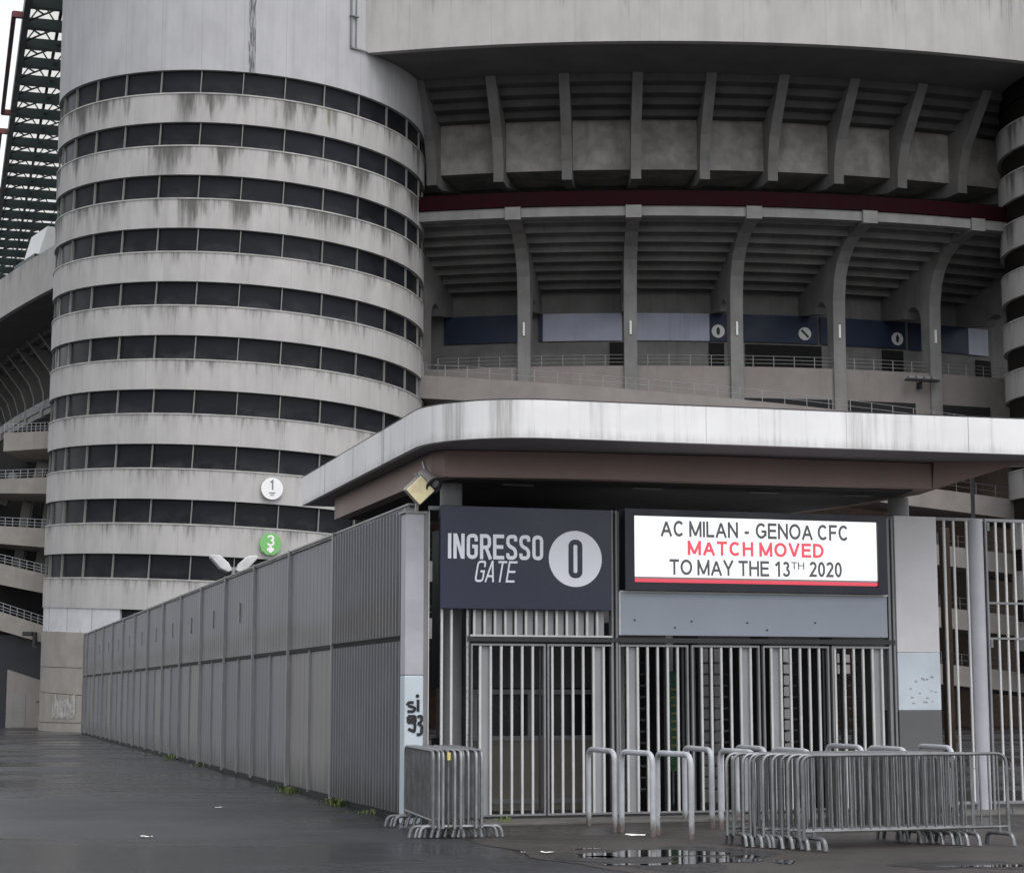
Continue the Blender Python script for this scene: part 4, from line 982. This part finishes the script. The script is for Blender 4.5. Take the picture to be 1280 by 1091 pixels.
for i in range(NL):
    src = b2 if i in (0, 3, 6) else b1
    t = src if src.name not in used else copy_tree(src); used[src.name] = 1
    u = -.43+.064*i+rr.uniform(-.012, .012)
    t.location = gp(u, -2.62+rr.uniform(-.06, .06)); t.rotation_euler = (0, 0, A+pi/2-.094+rr.uniform(-.012, .012))
    tag(t, '%s barrier from the left in the upright stack at the corner pillar' % ordn[i], 'barrier', 'barriers stacked at the corner pillar')
yt = MB().tube([(0, 0, 0), (0, .0, .09)], .024, 10).build('yellow_tape', 'yellow', None, True); yt.location = gp(-.24, -2.60, .92); tag(yt, 'yellow tape wrapped on a barrier end in the corner stack', 'tape')
NR = 11
for i in range(NR):
    src = b2 if i % 3 == 1 else b1
    t = copy_tree(src)
    f = i/(NR-1)
    s0 = Vector((2.42+.80*f, 21.75-.62*f, 0))
    if i == NR-1: s0 = Vector((3.17, 21.0, 0))
    ang = R(19)+rr.uniform(-.02, .02)
    t.location = s0+Vector((rr.uniform(-.03, .03), 0, 0)); t.rotation_euler = (rr.uniform(-.02, .02), 0, ang)
    t.scale = (1.0 if i < NR-1 else 1.19, 1, 1)
    tag(t, ('%s barrier counted from the left ends of the long row by the puddles' % ordn[i]) if i < NR-1 else 'front barrier of the long row by the puddles, seen full length', 'barrier', 'barriers stacked along the gate')

# ------------------------------------------------------------------ litter and weeds
for i, (u, v, l, w, lab) in enumerate([(1.96, -3.03, .24, .05, 'white paper strip lying in front of the hoop rails'), (.22, -5.01, .14, .10, 'crumpled white paper scrap left of the puddle'), (-.01, -4.84, .05, .05, 'tiny white scrap beside the paper left of the puddle'), (-3.67, -1.45, .14, .06, 'small pale scrap out on the dark asphalt'), (-2.0, 4.2, .1, .05, 'faint pale scrap on asphalt near the fence'), (-.35, 30.2, .2, .12, 'white scrap at the foot of the far fence'), (.25, 57.6, .3, .15, 'white scrap at the fence end by the tower base')]):
    mb = MB(); r2 = random.Random(i)
    g = [[(l*(x/3-.5)+r2.uniform(-.02, .02)*l*4, w*(y/2-.5), .014+r2.uniform(0, .03)*(l*4)) for x in range(4)] for y in range(3)]
    for y in range(2):
        for x in range(3): mb.quad([g[y][x], g[y][x+1], g[y+1][x+1], g[y+1][x]])
    o = mb.build('paper_scrap', 'paper', None, recalc=False); o.location = gp(u, v); o.rotation_euler = (0, 0, r2.uniform(-.3, .5)); tag(o, lab, 'litter')
def weed(u, v, n, h, label):
    mb = MB(); r2 = random.Random(int(u*97+v*31))
    for i in range(n):
        a = r2.uniform(0, 6.28); d = Vector((cos(a), sin(a), 0)); sd = Vector((-sin(a), cos(a), 0)); p = Vector((r2.gauss(0, .1), r2.gauss(0, .22), 0)); hh = h*r2.uniform(.4, 1.1); rch = hh*r2.uniform(.2, 1.2); wd = r2.uniform(.006, .018)
        a0, a1, a2 = p, p+d*rch*.45+Vector((0, 0, hh*.8)), p+d*rch+Vector((0, 0, hh*r2.uniform(.5, 1.)))
        mb.quad([a0-sd*wd*.4, a0+sd*wd*.4, a1+sd*wd, a1-sd*wd]); mb.quad([a1-sd*wd, a1+sd*wd, a2])
    o = mb.build('weed', 'leaf', None, recalc=False); o.location = gp(u, v, .0); o.rotation_euler = (0, 0, A); tag(o, label, 'weed', 'weeds along walls')
weed(-.12, 25.9, 60, .2, 'green weed tuft at the fence foot, midway to the tower')
weed(-.12, 20.6, 30, .14, 'small weed tuft at the fence foot nearer than midway')
weed(-.12, 8.5, 90, .12, 'spreading weeds at the fence foot under the pale sheet')
weed(-.14, 4.4, 90, .13, 'bright weed tuft at the fence foot nearest the barriers')
weed(1.1, -.28, 40, .10, 'low weeds on the kerb below the left gate door')
weed(-.12, 2.2, 30, .08, 'sparse dry weeds at the fence foot left of the barriers')
